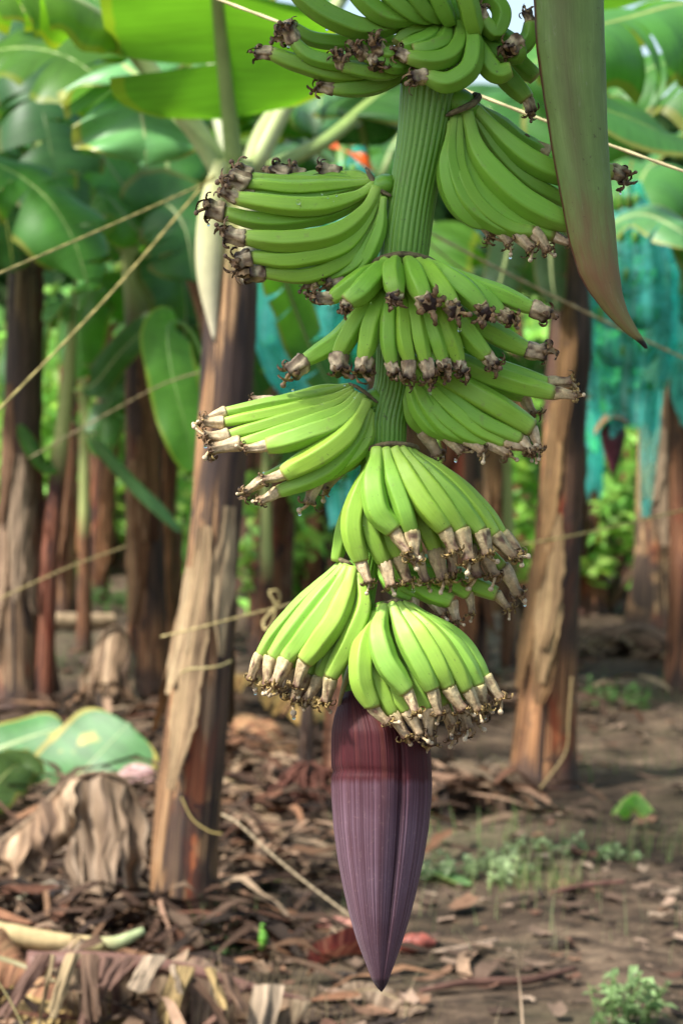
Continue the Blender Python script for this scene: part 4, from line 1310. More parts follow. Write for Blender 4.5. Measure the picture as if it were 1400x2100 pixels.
# lighter, torn leaves overlapping in the upper left
g = Vector((-2.1, 9.6, 0)); W2 = depth(g)
t = new_plant('banana_plant', 'plant outside the left edge reaching in with torn yellow green backlit leaves', g)
trunk(t, g, [(-420, 1700, 110), (-410, 1100, 96), (-390, 640, 80), (-370, 480, 56)], W2, 64, sheaths=1)
add_leaf(t, g, PP([(-370, 490, W2), (-200, 240, W2 - .2), (-20, 110, W2 - .4), (120, 110, W2 - .6), (215, 175, W2 - .7), (262, 262, W2 - .75)]), .5, 'leaf_lit', (.95, .95, 1.2), up=(0, -.5, .85), fold=.15, droop=1.0, pet=.25, seed=170, tears=8, gap=.3, seg_var=.8, rib_r=.016)
add_leaf(t, g, PP([(-370, 490, W2), (-200, 360, W2 - .1), (-40, 330, W2 - .2), (80, 390, W2 - .3), (150, 490, W2 - .35), (185, 600, W2 - .35)]), .42, 'leaf', (1.1, 1.15, .9), up=(0, -.5, .85), fold=.15, droop=1.0, pet=.25, seed=171, tears=9, gap=.35, seg_var=.9, rib_r=.016)
add_leaf(t, g, PP([(-370, 490, W2), (-240, 150, W2), (-80, -60, W2 - .2), (100, -60, W2 - .3), (230, 30, W2 - .4), (300, 130, W2 - .45)]), .5, 'leaf', (1.1, 1.2, .9), up=(0, -.4, .9), fold=.15, droop=1.1, pet=.25, seed=172, tears=8, gap=.3, seg_var=.8, rib_r=.016)

# slim sucker with pale stem
g = G(92, 1440); Zs = depth(g)
t = new_plant('banana_sucker', 'thin red and green banana sucker beside the far left trunk', g, None, 'banana sucker')
trunk(t, g, [(86, 1455, 48), (96, 1250, 40), (108, 1080, 36), (124, 920, 32), (140, 780, 26), (150, 660, 18)], Zs, 31, n=22, m=60, fresh=.42, sheaths=2, color=(1.1, .62, .6))
add_leaf(t, g, PP([(138, 800, Zs), (190, 790, Zs - .1), (245, 725, Zs - .15), (300, 672, Zs - .2), (345, 640, Zs - .2)]), .15, 'leaf', color=(.75, .85, .75), up=(.4, -.8, .5), fold=.1, droop=.4, pet=.15, seed=20, tears=0, rib_r=.009)
add_leaf(t, g, PP([(140, 850, Zs), (190, 900, Zs), (240, 960, Zs - .05), (300, 1020, Zs - .1), (372, 1092, Zs - .1)]), .075, 'leaf_blue', color=(1.1, 1.1, 1.1), up=(.3, -.8, .6), fold=.2, droop=.3, pet=.2, seed=22, tears=0, rib_r=.008)
add_leaf(t, g, PP([(150, 680, Zs), (140, 630, Zs), (115, 622, Zs - .05), (92, 660, Zs - .1)]), .11, 'leaf_blue', color=(2.6, 2.4, 2.2), up=(0, -.3, 1), fold=.3, droop=1.2, pet=.1, seed=23, tears=0, rib_r=.007)
add_leaf(t, g, PP([(130, 930, Zs), (100, 960, Zs - .05), (70, 930, Zs - .1), (40, 870, Zs - .1)]), .08, 'leaf', color=(.9, 1, .8), up=(.2, -.8, .5), fold=.2, droop=.3, pet=.1, seed=24, tears=0, rib_r=.007)
add_leaf(t, g, PP([(150, 670, Zs), (158, 560, Zs), (172, 470, Zs + .05), (205, 400, Zs + .1), (270, 425, Zs + .1)]), .16, 'leaf', color=(1.2, 1.25, 1.1), up=(.1, -.6, .7), fold=.3, droop=.9, pet=.3, seed=26, tears=1, rib_r=.01)

# pale green hanging blade between the trunks
g = G(425, 1640); Zy = depth(g)
t = new_plant('banana_sucker', 'slim young plant with one big pale green drooping leaf behind the thick trunk', g, None, 'banana sucker')
trunk(t, g, [(425, 1650, 40), (436, 1300, 34), (446, 1000, 28), (440, 850, 22), (425, 740, 16)], Zy, 33, n=18, m=40, fresh=.6, sheaths=0)
add_leaf(t, g, PP([(428, 760, Zy), (390, 676, Zy), (346, 664, Zy - .05), (352, 760, Zy - .15), (380, 870, Zy - .2), (398, 968, Zy - .2)]), .21, 'leaf_lit', color=(1.0, 1.1, 1.6), up=(.35, -.9, .15), fold=.12, droop=.45, pet=.26, seed=27, tears=0, rib_r=.006, rib_col=(.25, .4, .1))

TR = [  # name label, profile, seed, leaves, colour, fresh
    ('brown trunk with pale green top and loose bark, left of the thick leaning one', [(305, 1420, 90), (302, 1250, 80), (296, 1050, 74), (294, 900, 72), (290, 760, 66), (278, 600, 46), (262, 480, 34)], 41, 5, (1.25, .85, .66), .22, 7),
    ('dark narrow trunk in the gap between the slim sucker and the brown trunk', [(190, 1235, 62), (200, 1100, 56), (212, 960, 58), (226, 820, 54), (236, 660, 46), (240, 500, 34)], 42, 1, (1.0, .68, .52), 0, 4),
    ('thick pale trunk with an orange brown streak and loose bark, nearest on the right', [(1110, 1612, 128), (1120, 1450, 118), (1134, 1250, 106), (1148, 1050, 94), (1158, 850, 86), (1166, 700, 86), (1168, 580, 66), (1160, 480, 46)], 43, 0, (1.4, 1.02, .78), 0, 8),
    ('pale trunk with a broad dry sheath at its foot below the right hand bag', [(1335, 1295, 104), (1340, 1150, 86), (1346, 1000, 84), (1350, 880, 80), (1352, 760, 66), (1350, 600, 46)], 44, 4, (1.3, 1.2, 1.1), 0, 6),
    ('dark red trunk cut off by the right edge of the photo', [(1405, 1420, 84), (1408, 1200, 74), (1402, 1000, 66), (1398, 800, 60), (1400, 600, 46)], 45, 4, (.9, .6, .55), 0, 3),
    ('dark trunk in shade behind the left flower tips', [(556, 1345, 78), (562, 1200, 72), (570, 1050, 68), (580, 900, 60), (590, 700, 50), (600, 520, 36)], 46, 2, (.85, .6, .5), 0, 4),
    ('dark brown trunk just right of the lower bananas', [(948, 1420, 96), (950, 1200, 92), (944, 1000, 84), (940, 820, 70), (938, 640, 50)], 47, 2, (1.0, .68, .52), 0, 5),
    ('tan trunk with loose strips beside the dark brown trunk', [(1030, 1330, 66), (1026, 1150, 60), (1016, 980, 56), (1012, 800, 50), (1010, 620, 38)], 48, 1, (1.25, .95, .74), 0, 5),
    ('thin dark trunk left of the slim sucker in the background', [(128, 1265, 50), (134, 1120, 46), (138, 1000, 44), (140, 850, 38), (138, 650, 28)], 49, 1, (.9, .65, .52), 0, 3),
    ('brown trunk half hidden behind the lowest bananas', [(872, 1390, 90), (868, 1200, 80), (860, 1000, 70), (850, 800, 60), (846, 600, 44)], 50, 0, (.9, .68, .54), 0, 4),
    ('slender dark trunk between the thick trunk and the flower bud', [(500, 1240, 40), (506, 1100, 38), (512, 950, 34), (520, 800, 30), (528, 600, 22)], 51, 3, (.6, .5, .5), 0, 2),
    ('far reddish trunk behind the pale leaning trunk on the right', [(1215, 1260, 56), (1210, 1100, 50), (1206, 950, 46), (1202, 800, 40), (1200, 600, 28)], 52, 0, (1.0, .62, .5), 0, 3),
    ('pale dry trunk stub seen just right of the brown trunk with loose bark', [(352, 1345, 60), (350, 1250, 54), (350, 1150, 50), (352, 1080, 44)], 53, 0, (1.5, 1.25, 1.0), 0, 3),
    ('reddish trunk deep behind the slim sucker', [(170, 1190, 40), (172, 1050, 38), (174, 900, 36), (178, 700, 30), (180, 560, 22)], 54, 0, (1.1, .70, .52), 0, 3),
    ('dark red trunk pair member, left one, under the twine bow', [(530, 1290, 44), (536, 1180, 42), (544, 1050, 40), (552, 900, 34), (560, 700, 26)], 55, 0, (.95, .6, .48), 0, 3),
    ('tan trunk in the gap between the bananas and the pale leaning trunk', [(1075, 1230, 46), (1070, 1080, 44), (1066, 940, 40), (1062, 780, 34), (1058, 640, 26)], 56, 0, (1.3, .9, .7), 0, 3),
    ('brown trunk seen behind the flower tips left of the bud', [(648, 1300, 48), (650, 1180, 46), (652, 1050, 42), (655, 900, 36), (660, 740, 28)], 57, 0, (1.0, .65, .5), 0, 3),
    ('slim brown trunk between the hanging purple bud and the dry sheath trunk', [(1285, 1215, 40), (1288, 1080, 38), (1290, 940, 34), (1292, 780, 28)], 58, 0, (1.1, .75, .6), 0, 2),
]
for lab, prof, sd, nl, colr, fr, sh in TR:
    g = G(prof[0][0], prof[0][1] - 8); d = depth(g)
    t = new_plant('banana_plant', lab, g)
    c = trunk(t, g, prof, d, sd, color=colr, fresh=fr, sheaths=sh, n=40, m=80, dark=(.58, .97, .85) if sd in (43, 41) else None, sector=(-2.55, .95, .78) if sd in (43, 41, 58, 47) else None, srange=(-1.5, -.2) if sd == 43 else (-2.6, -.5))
    if nl:
        auto_leaves(t, g, Vector(c[-1, :3]) - Vector((0, 0, .1)), nl, 2.0, .56, sd, rise=(.75, 1.35))
    if sd == 43:
        Zr = d
        top = P(1162, 500, d)
        for k, (pp, w, mt, colr2) in enumerate([
            ([(1166, 560, d), (1120, 450, d + .1), (1060, 330, d + .2), (1000, 220, d + .3), (940, 220, d + .4)], .45, 'leaf', (.8, .9, .8)),
            ([(1166, 560, d), (1175, 420, d), (1190, 260, d - .1), (1215, 60, d - .3), (1260, -100, d - .6)], .55, 'leaf', (1, 1, 1)),
            ([(1160, 560, d), (1100, 440, d - .05), (1072, 410, d - .1), (1050, 480, d - .12), (1030, 560, d - .12), (1005, 660, d - .12)], .17, 'leaf_lit', (.42, .36, 1.3)),
            ([(1160, 540, d), (1150, 440, d - .05), (1130, 410, d - .1), (1128, 480, d - .14), (1130, 560, d - .14), (1140, 640, d - .14)], .14, 'leaf_lit', (.5, .38, 1.5)),
            ([(1170, 560, d), (1240, 470, d - .1), (1310, 440, d - .2), (1375, 462, d - .3), (1440, 510, d - .4)], .22, 'leaf_blue', (1.35, 1.35, 1.35))]):
            add_leaf(t, g, PP(pp), w, mt, colr2, up=(0, -.5, .8), fold=.15, droop=.7, pet=.28, seed=100 + k, tears=3, rib_r=.018, rib_col=(.42, .48, .22))

# plants whose trunks stand outside the picture at the right, leaves reaching in
g = Vector((2.0, 8.6, 0)); Zq = depth(g)
t = new_plant('banana_plant', 'big leaves reaching in from the right edge beside the hanging bract', g)
trunk(t, g, [(1420 + 480, 1900, 140), (1420 + 440, 1100, 120), (1800, 500, 90), (1760, 330, 60)], Zq, 61, sheaths=2)
Q = Zq
add_leaf(t, g, PP([(1760, 340, Q), (1600, 60, Q), (1430, 8, Q - .2), (1290, 36, Q - .5), (1180, 70, Q - .7), (1080, 140, Q - .8)]), .66, 'leaf', color=(1.25, 1.3, 1.0), up=(0, -.35, 1), fold=.1, droop=1.55, pet=.2, seed=70, tears=11, gap=.25, seg_var=.8, rib_r=.02, rib_col=(.50, .52, .16))
add_leaf(t, g, PP([(1760, 340, Q), (1620, 380, Q - .3), (1480, 350, Q - .6), (1346, 268, Q - .9), (1243, 226, Q - 1.0), (1120, 190, Q - 1.0)]), .46, 'leaf', color=(.8, .9, .7), up=(.1, -.55, .85), fold=.25, droop=.7, pet=.18, seed=71, tears=2, rib_r=.02, rib_col=(.34, .44, .10))
add_leaf(t, g, PP([(1760, 340, Q), (1650, 250, Q + .3), (1480, 160, Q + .5), (1360, 130, Q + .6), (1250, 200, Q + .6)]), .6, 'leaf', color=(1.0, 1.05, .9), up=(0, -.5, .9), fold=.15, droop=1.0, pet=.2, seed=72, tears=5, rib_r=.02)

# ------------------------------------------------------------------ plants farther back
FAR = [(60, 12.5, 'plant'), (180, 15.5, 'plant'), (330, 14, 'plant'), (430, 17, 'plant'), (560, 14.5, 'plant'), (690, 16.5, 'plant'), (770, 12.8, 'plant'), (960, 15, 'plant'), (1080, 17.5, 'plant'), (1190, 14, 'plant'), (1290, 17, 'plant'), (1390, 14.8, 'plant')]
WHERE = ['behind the far left trunk', 'left of the slim sucker', 'behind the brown trunk with the dry tuft', 'behind the thick leaning trunk', 'behind the dark shaded trunk on the left', 'behind the upper stalk of the bunch', 'straight behind the bunch, in front of the others', 'behind the dark brown trunk', 'behind the tan trunk with loose strips', 'behind the pale leaning trunk on the right',
         'behind the big teal bag on the right', 'behind the right edge trunk', 'in the last row behind the left gap', 'in the last row behind the left bananas', 'in the last row behind the middle bananas', 'in the last row behind the right leaning trunk', 'in the last row at the left edge', 'in the last row behind the right bag']
for i, ((px, d, _), wh) in enumerate(zip(FAR, WHERE)):
    if i in (1, 3, 4, 7, 8, 9, 10, 11): continue
    r = random.Random(500 + i)
    foot = P(px, 700, d); foot = Vector((foot.x, foot.y, 0))
    t = new_plant('banana_plant', f'blurred banana plant with broad green leaves {wh}', foot, 'banana plants farther back')
    H = r.uniform(1.9, 2.6)
    k = F_PX / d
    prof = []
    for z in (0, .6, 1.2, H * .8, H):
        p = foot + Vector((r.uniform(-.04, .04), 0, z))
        v = p - CAM; dd = v.dot(FWD)
        prof.append((700 + F_PX * v.x / dd, 1050 - F_PX * v.dot(UP) / dd, (.19 - .1 * z / H) * k, dd))
    c = trunk(t, foot, prof, d, 300 + i, color=(r.uniform(.6, 1), r.uniform(.45, .7), r.uniform(.45, .65)), sheaths=2, n=22, m=36)
    auto_leaves(t, foot, c[-1, :3], 6, 2.1, .6, 700 + i, d_color=(.9, 1, .85), rise=(.3, 1.3))

# ------------------------------------------------------------------ bushes closing the view
def bush(name, label, cx, cy, w, dp, h, n, col, seed, group, ls=.09):
    r = random.Random(seed)
    base = Vector((cx, cy, 0))
    t = thing(name, label, 'bush', base, group)
    mb = MB()
    lumps = [(r.uniform(-.5, .5) * w, r.uniform(-.5, .5) * dp, h * r.uniform(.1, .85), r.uniform(.18, .36) * min(w, h)) for _ in range(16)]
    for i in range(n):
        lx, ly, lz, lr = r.choice(lumps)
        v = Vector((r.gauss(0, 1), r.gauss(0, 1), r.gauss(0, 1))).normalized() * lr * r.uniform(.6, 1.08)
        p = Vector((lx, ly, max(.03, lz + v.z))) + Vector((v.x, v.y, 0))
        a = Vector((r.gauss(0, 1), r.gauss(0, 1), r.gauss(0, .6))).normalized()
        b = a.cross(Vector((r.gauss(0, 1), r.gauss(0, 1), r.gauss(0, 1)))).normalized()
        s = ls * r.uniform(.6, 1.4)
        k = r.uniform(.6, 1.4)
        cc = (col[0] * k * r.uniform(.8, 1.25), col[1] * k, col[2] * k * r.uniform(.7, 1.3))
        q = [mb.vert(base + p + a * s * x + b * s * y + Vector((0, 0, z * s)), (0, 0, 0), cc) for x, y, z in ((-1, 0, 0), (-.2, -.42, .12), (1, 0, -.1), (-.2, .42, .12))]
        mb.f.append(tuple(q))
    mb.build('foliage', M['bush'], t, base, smooth=False)
    mb = MB()
    for i in range(7):
        lx, ly, lz, lr = lumps[i]
        tube(mb, catmull([tuple(base + Vector((lx * .15, ly * .15, -.02))), tuple(base + Vector((lx * .6, ly * .6, lz * .5))), tuple(base + Vector((lx, ly, lz)))], 8), np.linspace(.03, .01, 8), n=6, col=lambda u, a: (.12, .08, .05))
    mb.build('stems', M['litter'], t, base)
    return t


for i, (px, d, hh) in enumerate([(150, 19.0, 1.9), (245, 20.5, 2.2), (85, 20, 2.0), (690, 18, 1.3), (1080, 16.5, 1.4), (1228, 16.4, 1.4), (1290, 18, 1.7), (455, 17.5, 1.6), (640, 15.5, 1.0)]):
    q = P(px, 700, d)
    bush('bush', 'sunlit leafy undergrowth ' + ['between the slim sucker and its right neighbour', 'left of the brown trunk with loose bark', 'right of the far left trunk', 'deep behind the teal bag on the left', 'left of the pale leaning trunk', 'between the pale leaning trunk and the hanging purple bud', 'under the hanging purple bud', 'behind the thick leaning trunk', 'beside the looped twine bow'][i], q.x, q.y, .7, .6, hh, 900, (0.31, 0.58, 0.11), 880 + i, 'bushes behind the plantation', .07)
BW = ['at the far left', 'behind the slim sucker', 'behind the gap left of the thick trunk', 'behind the thick trunk', 'behind the left fruit tips', 'behind the middle of the bunch', 'behind the dark brown trunk', 'right of the tan trunk', 'in the gap beside the pale leaning trunk', 'below the purple bud of the bagged bunch', 'behind the dry sheath trunk', 'at the far right']
for i in range(12):
    r = random.Random(900 + i)
    x = -4.0 + 8.0 * i / 11
    y = r.uniform(19.5, 22.5)
    bush('bush', 'leafy green bush ' + BW[i], x, y, 1.5, 1.2, r.uniform(1.6, 2.5), 1700, (0.31, 0.58, 0.11), 910 + i, 'bushes behind the plantation')
for i in range(8):
    r = random.Random(950 + i)
    bush('tall_bush', 'tall dark shrub, ' + ['first', 'second', 'third', 'fourth', 'fifth', 'sixth', 'seventh', 'last'][i] + ' from the left in the backmost row', -7.0 + 14 * i / 7, r.uniform(28, 31), 2.8, 2, r.uniform(4.8, 6.4), 2600, (0.075, 0.19, 0.04), 960 + i, 'tall shrubs behind the plantation', .24)

# ------------------------------------------------------------------ the plant that carries the bunch: trunk right of the frame, crown above it
g = Vector((1.35, 4.15, 0))
t = new_plant('banana_plant', 'tall plant standing just outside the right edge whose crown shades the bunch', g)
mb = MB()
cc = catmull([(1.35, 4.15, 0, .15), (1.33, 4.12, .8, .13), (1.25, 4.05, 1.7, .115), (1.05, 3.9, 2.5, .09), (.82, 3.75, 2.95, .06)], 60)
tube(mb, cc[:, :3], cc[:, 3], n=36, col=lambda u, a: (1, 1, 1))
mb.t = [(u * 3, a, 0) for u, a, _ in mb.t]
mb.build('trunk', M['trunk'], t, g)
TOPP = Vector((.80, 3.74, 2.95))
for k, (dx, LL, w) in enumerate([((-1.0, -.52), 1.75, .80), ((.1, -1), 1.7, .70), ((.8, -.4), 2.4, .7), ((.5, .8), 2.4, .6)]):  # unseen leaves, aimed and shortened to shade the upper bunch
    d = Vector((dx[0], dx[1], 0)).normalized()
    pts = [TOPP + d * (LL * s) + Vector((0, 0, .12 + .75 * s - 1.05 * s * s)) for s in (0, .2, .4, .6, .8, 1.0)]
    add_leaf(t, g, pts, w, 'leaf', up=(0, 0, 1), fold=.2, droop=.7, pet=.14, seed=400 + k, tears=5, rib_r=.022)

# the plantation goes on to both sides of what the photograph shows
SIDE = [(3.1, 9.4), (2.9, 12.6), (4.4, 7.6), (4.6, 11.0), (4.1, 14.6), (6.2, 9.2), (6.4, 13.2), (-5.4, 9.0), (-5.2, 12.8), (-7.2, 11.0), (-6.9, 15.0), (8.4, 11.5)]
NTH = ['nearest on the right side', 'second row on the right side', 'front corner of the right side', 'middle of the right side', 'rear of the right side', 'right side, farther out', 'rear right corner', 'nearest on the left side', 'second row on the left side', 'left side, farther out', 'rear left corner', 'farthest right of all']
for i, ((x, y), w) in enumerate(zip(SIDE, NTH)):
    r = random.Random(1500 + i)
    foot = Vector((x, y, 0)); dd = depth(foot + Vector((0, 0, 1.2))); k = F_PX / dd
    t = new_plant('banana_plant', 'banana plant standing outside the view, ' + w, foot, 'banana plants outside the view')
    H = r.uniform(2.0, 2.7); prof = []
    for z in (0, .6, 1.3, H * .8, H):
        v = foot + Vector((r.uniform(-.05, .05), 0, z)) - CAM; q = v.dot(FWD)
        prof.append((700 + F_PX * v.x / q, 1050 - F_PX * v.dot(UP) / q, (.23 - .11 * z / H) * k, q))
    c = trunk(t, foot, prof, dd, 1600 + i, color=(1.1, r.uniform(.75, 1), r.uniform(.6, .85)), sheaths=4, n=24, m=40)
    auto_leaves(t, foot, c[-1, :3], 7, 2.1, .58, 1700 + i, rise=(.3, 1.3))
for i, x in enumerate((-9.5, -7.6, -5.8, 5.6, 7.2, 9.0, 11)):
    bush('bush', 'leafy green bush outside the view, ' + ['outermost left', 'second on the left', 'third on the left', 'first on the right', 'second on the right', 'third on the right', 'outermost right'][i], x, 20.5, 1.9, 1.4, 2.2, 1500, (0.24, 0.48, 0.09), 1800 + i, 'bushes behind the plantation', .10)
for i, x in enumerate((-14, -11, -9, 9, 11.5, 14)):
    bush('tall_bush', 'tall dark shrub outside the view, ' + ['outermost left', 'second on the left', 'third on the left', 'first on the right', 'second on the right', 'outermost right'][i], x, 29, 3.2, 2, 5.6, 1800, (0.075, 0.19, 0.04), 1850 + i, 'tall shrubs behind the plantation', .28)
# ------------------------------------------------------------------ ground
def hgt(x, y):
    h = .05 * noise.noise(Vector((x * .9, y * .6, 0))) + .022 * noise.noise(Vector((x * 3.5, y * 2.2, 4))) + .010 * noise.noise(Vector((x * 11, y * 8, 9)))
    return h - .02


def ground():
    xs = np.concatenate([[-120, -40, -15, -9], np.linspace(-6, 6, 230), [9, 15, 40, 120]])
    ys = np.concatenate([[-40, -10, 0, 3], np.linspace(5, 16, 230), np.linspace(16.3, 26, 50), [34, 60, 140, 300]])
    mb = MB(); rows = []
    for y in ys:
        rows.append([mb.vert((x, y, hgt(x, y) if 5 <= y <= 26 and abs(x) <= 6 else -.02)) for x in xs])
    mb.grid(rows)
    o = mb.build('ground', M['soil'])
    tag(o, 'bare brown plantation soil with trodden leaf scraps', 'ground', None, 'structure')


ground()


def GZ(px, py):
    p = G(px, py)
    return Vector((p.x, p.y, hgt(p.x, p.y)))


def litter():
    r = random.Random(77)
    mb = MB()
    tones = [(0.18, 0.125, 0.088), (0.11, 0.072, 0.05), (0.27, 0.19, 0.135), (0.065, 0.042, 0.03), (0.035, 0.025, 0.02), (0.20, 0.115, 0.07), (0.30, 0.225, 0.16), (0.13, 0.068, 0.045), (0.10, 0.066, 0.046), (0.08, 0.055, 0.04)]
    for i in range(6600):
        y = 6.2 + 13 * r.random() ** 1.5
        x = r.uniform(-.30, .30) * y
        dens = .5 + .9 * noise.noise(Vector((x * 1.1, y * .7, 31))) + (.35 if x < -.3 else 0)
        if r.random() > dens + .25: continue
        L = r.choice((.012, .02, .03, .04, .055, .09)) * r.uniform(.7, 1.3)
        W = L * r.uniform(.12, .5) if L > .1 else L * r.uniform(.3, .9)
        a = r.gauss(0, .9)
        d = Vector((math.cos(a), math.sin(a), 0)); s = Vector((-d.y, d.x, 0))
        z0 = hgt(x, y) + r.uniform(.002, .02)
        tl = r.uniform(-.25, .25); bend = r.uniform(-.5, 1.2)
        tone = tones[r.randrange(len(tones))]
        k = r.uniform(.65, 1.1)
        rows = []
        for u in range(5):
            t = u / 4 - .5
            rows.append([mb.vert(Vector((x, y, z0)) + d * L * t + s * W * q * (1 - 1.2 * t * t) + Vector((0, 0, L * (t * tl + bend * t * t * .5) + abs(q) * W * r.uniform(.1, .5) + abs(tl) * L * .5)), (0, 0, 0), tuple(c * k for c in tone)) for q in (-.5, 0, .5)])
        mb.grid(rows)
    # long shredded strips of dead leaf, thickest at the left and round the trunk feet
    for i in range(900):
        px, py, sp = r.choice(((120, 1900, .34), (250, 1960, .4), (520, 1560, .35), (560, 1640, .35), (90, 1680, .35), (330, 1900, .22), (900, 1650, .2), (60, 2050, .3), (480, 1760, .3), (1290, 1340, .5), (200, 1480, .5), (950, 1450, .4)))
        c = G(px, py)
        x, y = c.x + r.gauss(0, sp), c.y + r.gauss(0, sp * .8)
        if y < 5.6: continue
        L = r.uniform(.14, .6); W = r.uniform(.004, .02); a = r.uniform(-.7, .7) + r.choice((0, 0, 0, 1.4)); up = r.uniform(0, .12)
        tone = tones[r.randrange(len(tones))]; k = r.uniform(.4, 1.1); warm = r.uniform(.85, 1.0)
        bx = r.uniform(-.6, .6)
        rows = []
        z0 = hgt(x, y) + r.uniform(.004, .06)
        for u in range(8):
            t = u / 7 - .5
            aa = a + bx * t
            p = Vector((x, y, z0)) + Vector((math.cos(aa), math.sin(aa), 0)) * L * t + Vector((0, 0, up * (1 - 4 * t * t) * r.uniform(.7, 1.1)))
            s = Vector((-math.sin(aa), math.cos(aa), .5 * math.sin(u * 1.1 + i))) * W
            rows.append([mb.vert(p + s * q + Vector((0, 0, .4 * W * q * q)), (0, 0, 0), (tone[0] * k, tone[1] * k * warm, tone[2] * k * warm * .9)) for q in (-1, 0, 1)])
        mb.grid(rows)
    o = mb.build('leaf_litter', M['litter'])
    tag(o, 'scraps of dry brown leaf scattered over the soil', 'leaf litter', None, 'stuff')


litter()


def grass():
    r = random.Random(5)
    mb = MB()
    patches = [(520, 2060, .16, 90, (.42, .33, .19)), (560, 2090, .2, 90, (.40, .32, .18)), (420, 2085, .12, 40, (.40, .30, .18)), (590, 1850, .12, 26, (.36, .28, .15)), (930, 1770, .12, 26, (.16, .26, .08)), (1110, 1815, .09, 90, (.30, .42, .14)), (1130, 1820, .10, 30, (.34, .28, .14)),
               (1370, 1730, .12, 50, (.18, .26, .08)), (1190, 1740, .25, 70, (.26, .38, .12)), (1000, 1860, .3, 40, (.3, .36, .16)), (1250, 1900, .3, 40, (.3, .3, .16)), (900, 1720, .2, 50, (.24, .36, .12)), (480, 1900, .12, 36, (.14, .2, .07)), (420, 1900, .1, 20, (.14, .2, .08)), (1060, 2000, .02, 5, (.4, .32, .2)), (1330, 1740, .2, 40, (.34, .27, .15)), (1260, 1560, .3, 60, (.12, .2, .06)), (230, 1360, .4, 120, (.1, .2, .05)), (1250, 1420, .3, 70, (.1, .2, .06))]
    for px, py, rad, n, col in patches:
        c = G(px, py)
        for i in range(n):
            x, y = c.x + r.gauss(0, rad), c.y + r.gauss(0, rad * .6)
            h = r.uniform(.04, .16)
            a = r.uniform(0, 6.28); ln = r.uniform(.1, .7) * h
            p0 = Vector((x, y, hgt(x, y) - .003)); w = r.uniform(.0012, .003)
            s = Vector((math.cos(a + 1.5), math.sin(a + 1.5), 0)) * w
            k = r.uniform(.6, 1.3); cc = tuple(v * k for v in col)
            rows = []
            for u in (0, .4, .75, 1):
                p = p0 + Vector((math.cos(a) * ln * u * u, math.sin(a) * ln * u * u, h * u))
                rows.append([mb.vert(p - s * (1 - u * .9), (0, 0, 0), cc), mb.vert(p + s * (1 - u * .9), (0, 0, 0), cc)])
            mb.grid(rows)
    o = mb.build('grass', M['bush'])
    tag(o, 'thin tufts of dry and green grass on the soil', 'grass', None, 'stuff')


grass()


def weed(label, px, py, rad, n, h, col, seed):
    r = random.Random(seed)
    c = GZ(px, py)
    t = thing('weed', label, 'weed', c)
    st, lf = MB(), MB()
    for i in range(n):
        a = r.uniform(0, 6.28); q = rad * math.sqrt(r.random())
        x, y = c.x + math.cos(a) * q, c.y + math.sin(a) * q * .6
        hh = h * r.uniform(.5, 1.1)
        p0 = Vector((x, y, hgt(x, y) - .004)); p1 = p0 + Vector((r.gauss(0, .25) * hh, r.gauss(0, .2) * hh, hh))
        tube(st, [tuple(p0.lerp(p1, s)) for s in (0, .5, 1)], [.0022, .0018, .001], n=5, col=lambda u, a2: (.12, .2, .06))
        for j in range(9):
            p = p0.lerp(p1, r.uniform(.25, 1.0))
            d = Vector((r.gauss(0, 1), r.gauss(0, 1), r.gauss(.15, .4))).normalized(); s = d.cross(Vector((r.gauss(0, .3), r.gauss(0, .3), 1))).normalized()
            L = r.uniform(.022, .048); k = r.uniform(.6, 1.4)
            v = [lf.vert(p + d * L * x2 + s * L * y2 + Vector((0, 0, z2 * L)), (0, 0, 0), tuple(cc * k for cc in col)) for x2, y2, z2 in ((0, 0, 0), (.5, -.28, .1), (1, 0, -.12), (.5, .28, .1))]
            lf.f.append(tuple(v))
    st.build('stems', M['litter'], t, c)
    lf.build('leaves', M['bush'], t, c, smooth=False)


weed('pale grey green weed patch on the soil right of the flower bud', 965, 1800, .19, 30, .085, (.40, .52, .26), 1)
weed('bright leafy weed clump at the lower right corner', 1285, 2098, .07, 22, .13, (.26, .40, .16), 2)
weed('low scattered weed on the bare soil left of the torn yellow green leaf', 1180, 1750, .24, 16, .05, (.34, .46, .22), 3)
weed('small dark green weed beside the green fruit stub', 450, 1945, .07, 10, .06, (.11, .2, .07), 4)
weed('weed growing under the purple bud of the bagged bunch', 1215, 1190, .3, 40, .22, (.10, .26, .05), 5)
weed('weed in the gap between the slim sucker and the brown trunk', 240, 1250, .25, 34, .2, (.12, .28, .06), 6)
weed('weed in the shade right of the pale leaning trunk', 1250, 1450, .2, 24, .12, (.09, .2, .05), 7)
weed('weed sprig hanging beside the drooped brown leaf stump', 180, 1190, .12, 16, .16, (.13, .30, .07), 8)

# ------------------------------------------------------------------ dead leaves and stalks on the ground
BROWN = dry_tint((.24, .155, .09), (.07, .042, .028), (.44, .33, .21))
GREYB = dry_tint((.20, .14, .088), (.07, .044, .028), (.32, .245, .17))
PINKY = dry_tint((.28, .19, .12), (.11, .06, .045), (.44, .35, .22))
RUST = dry_tint((.28, .13, .065), (.08, .04, .025), (.44, .28, .14))


def lay(lst, z=0.02):
    """photo pixels on the ground, each lifted by its own height above the soil."""
    out = []
    for it in lst:
        p = GZ(it[0], it[1]); p.z += it[2] if len(it) > 2 else z
        out.append(p)
    return out


def at_d(px_list, foot):
    d = depth(GZ(*foot))
    return [P(x, y, d + (o if o else 0)) for x, y, o in px_list]


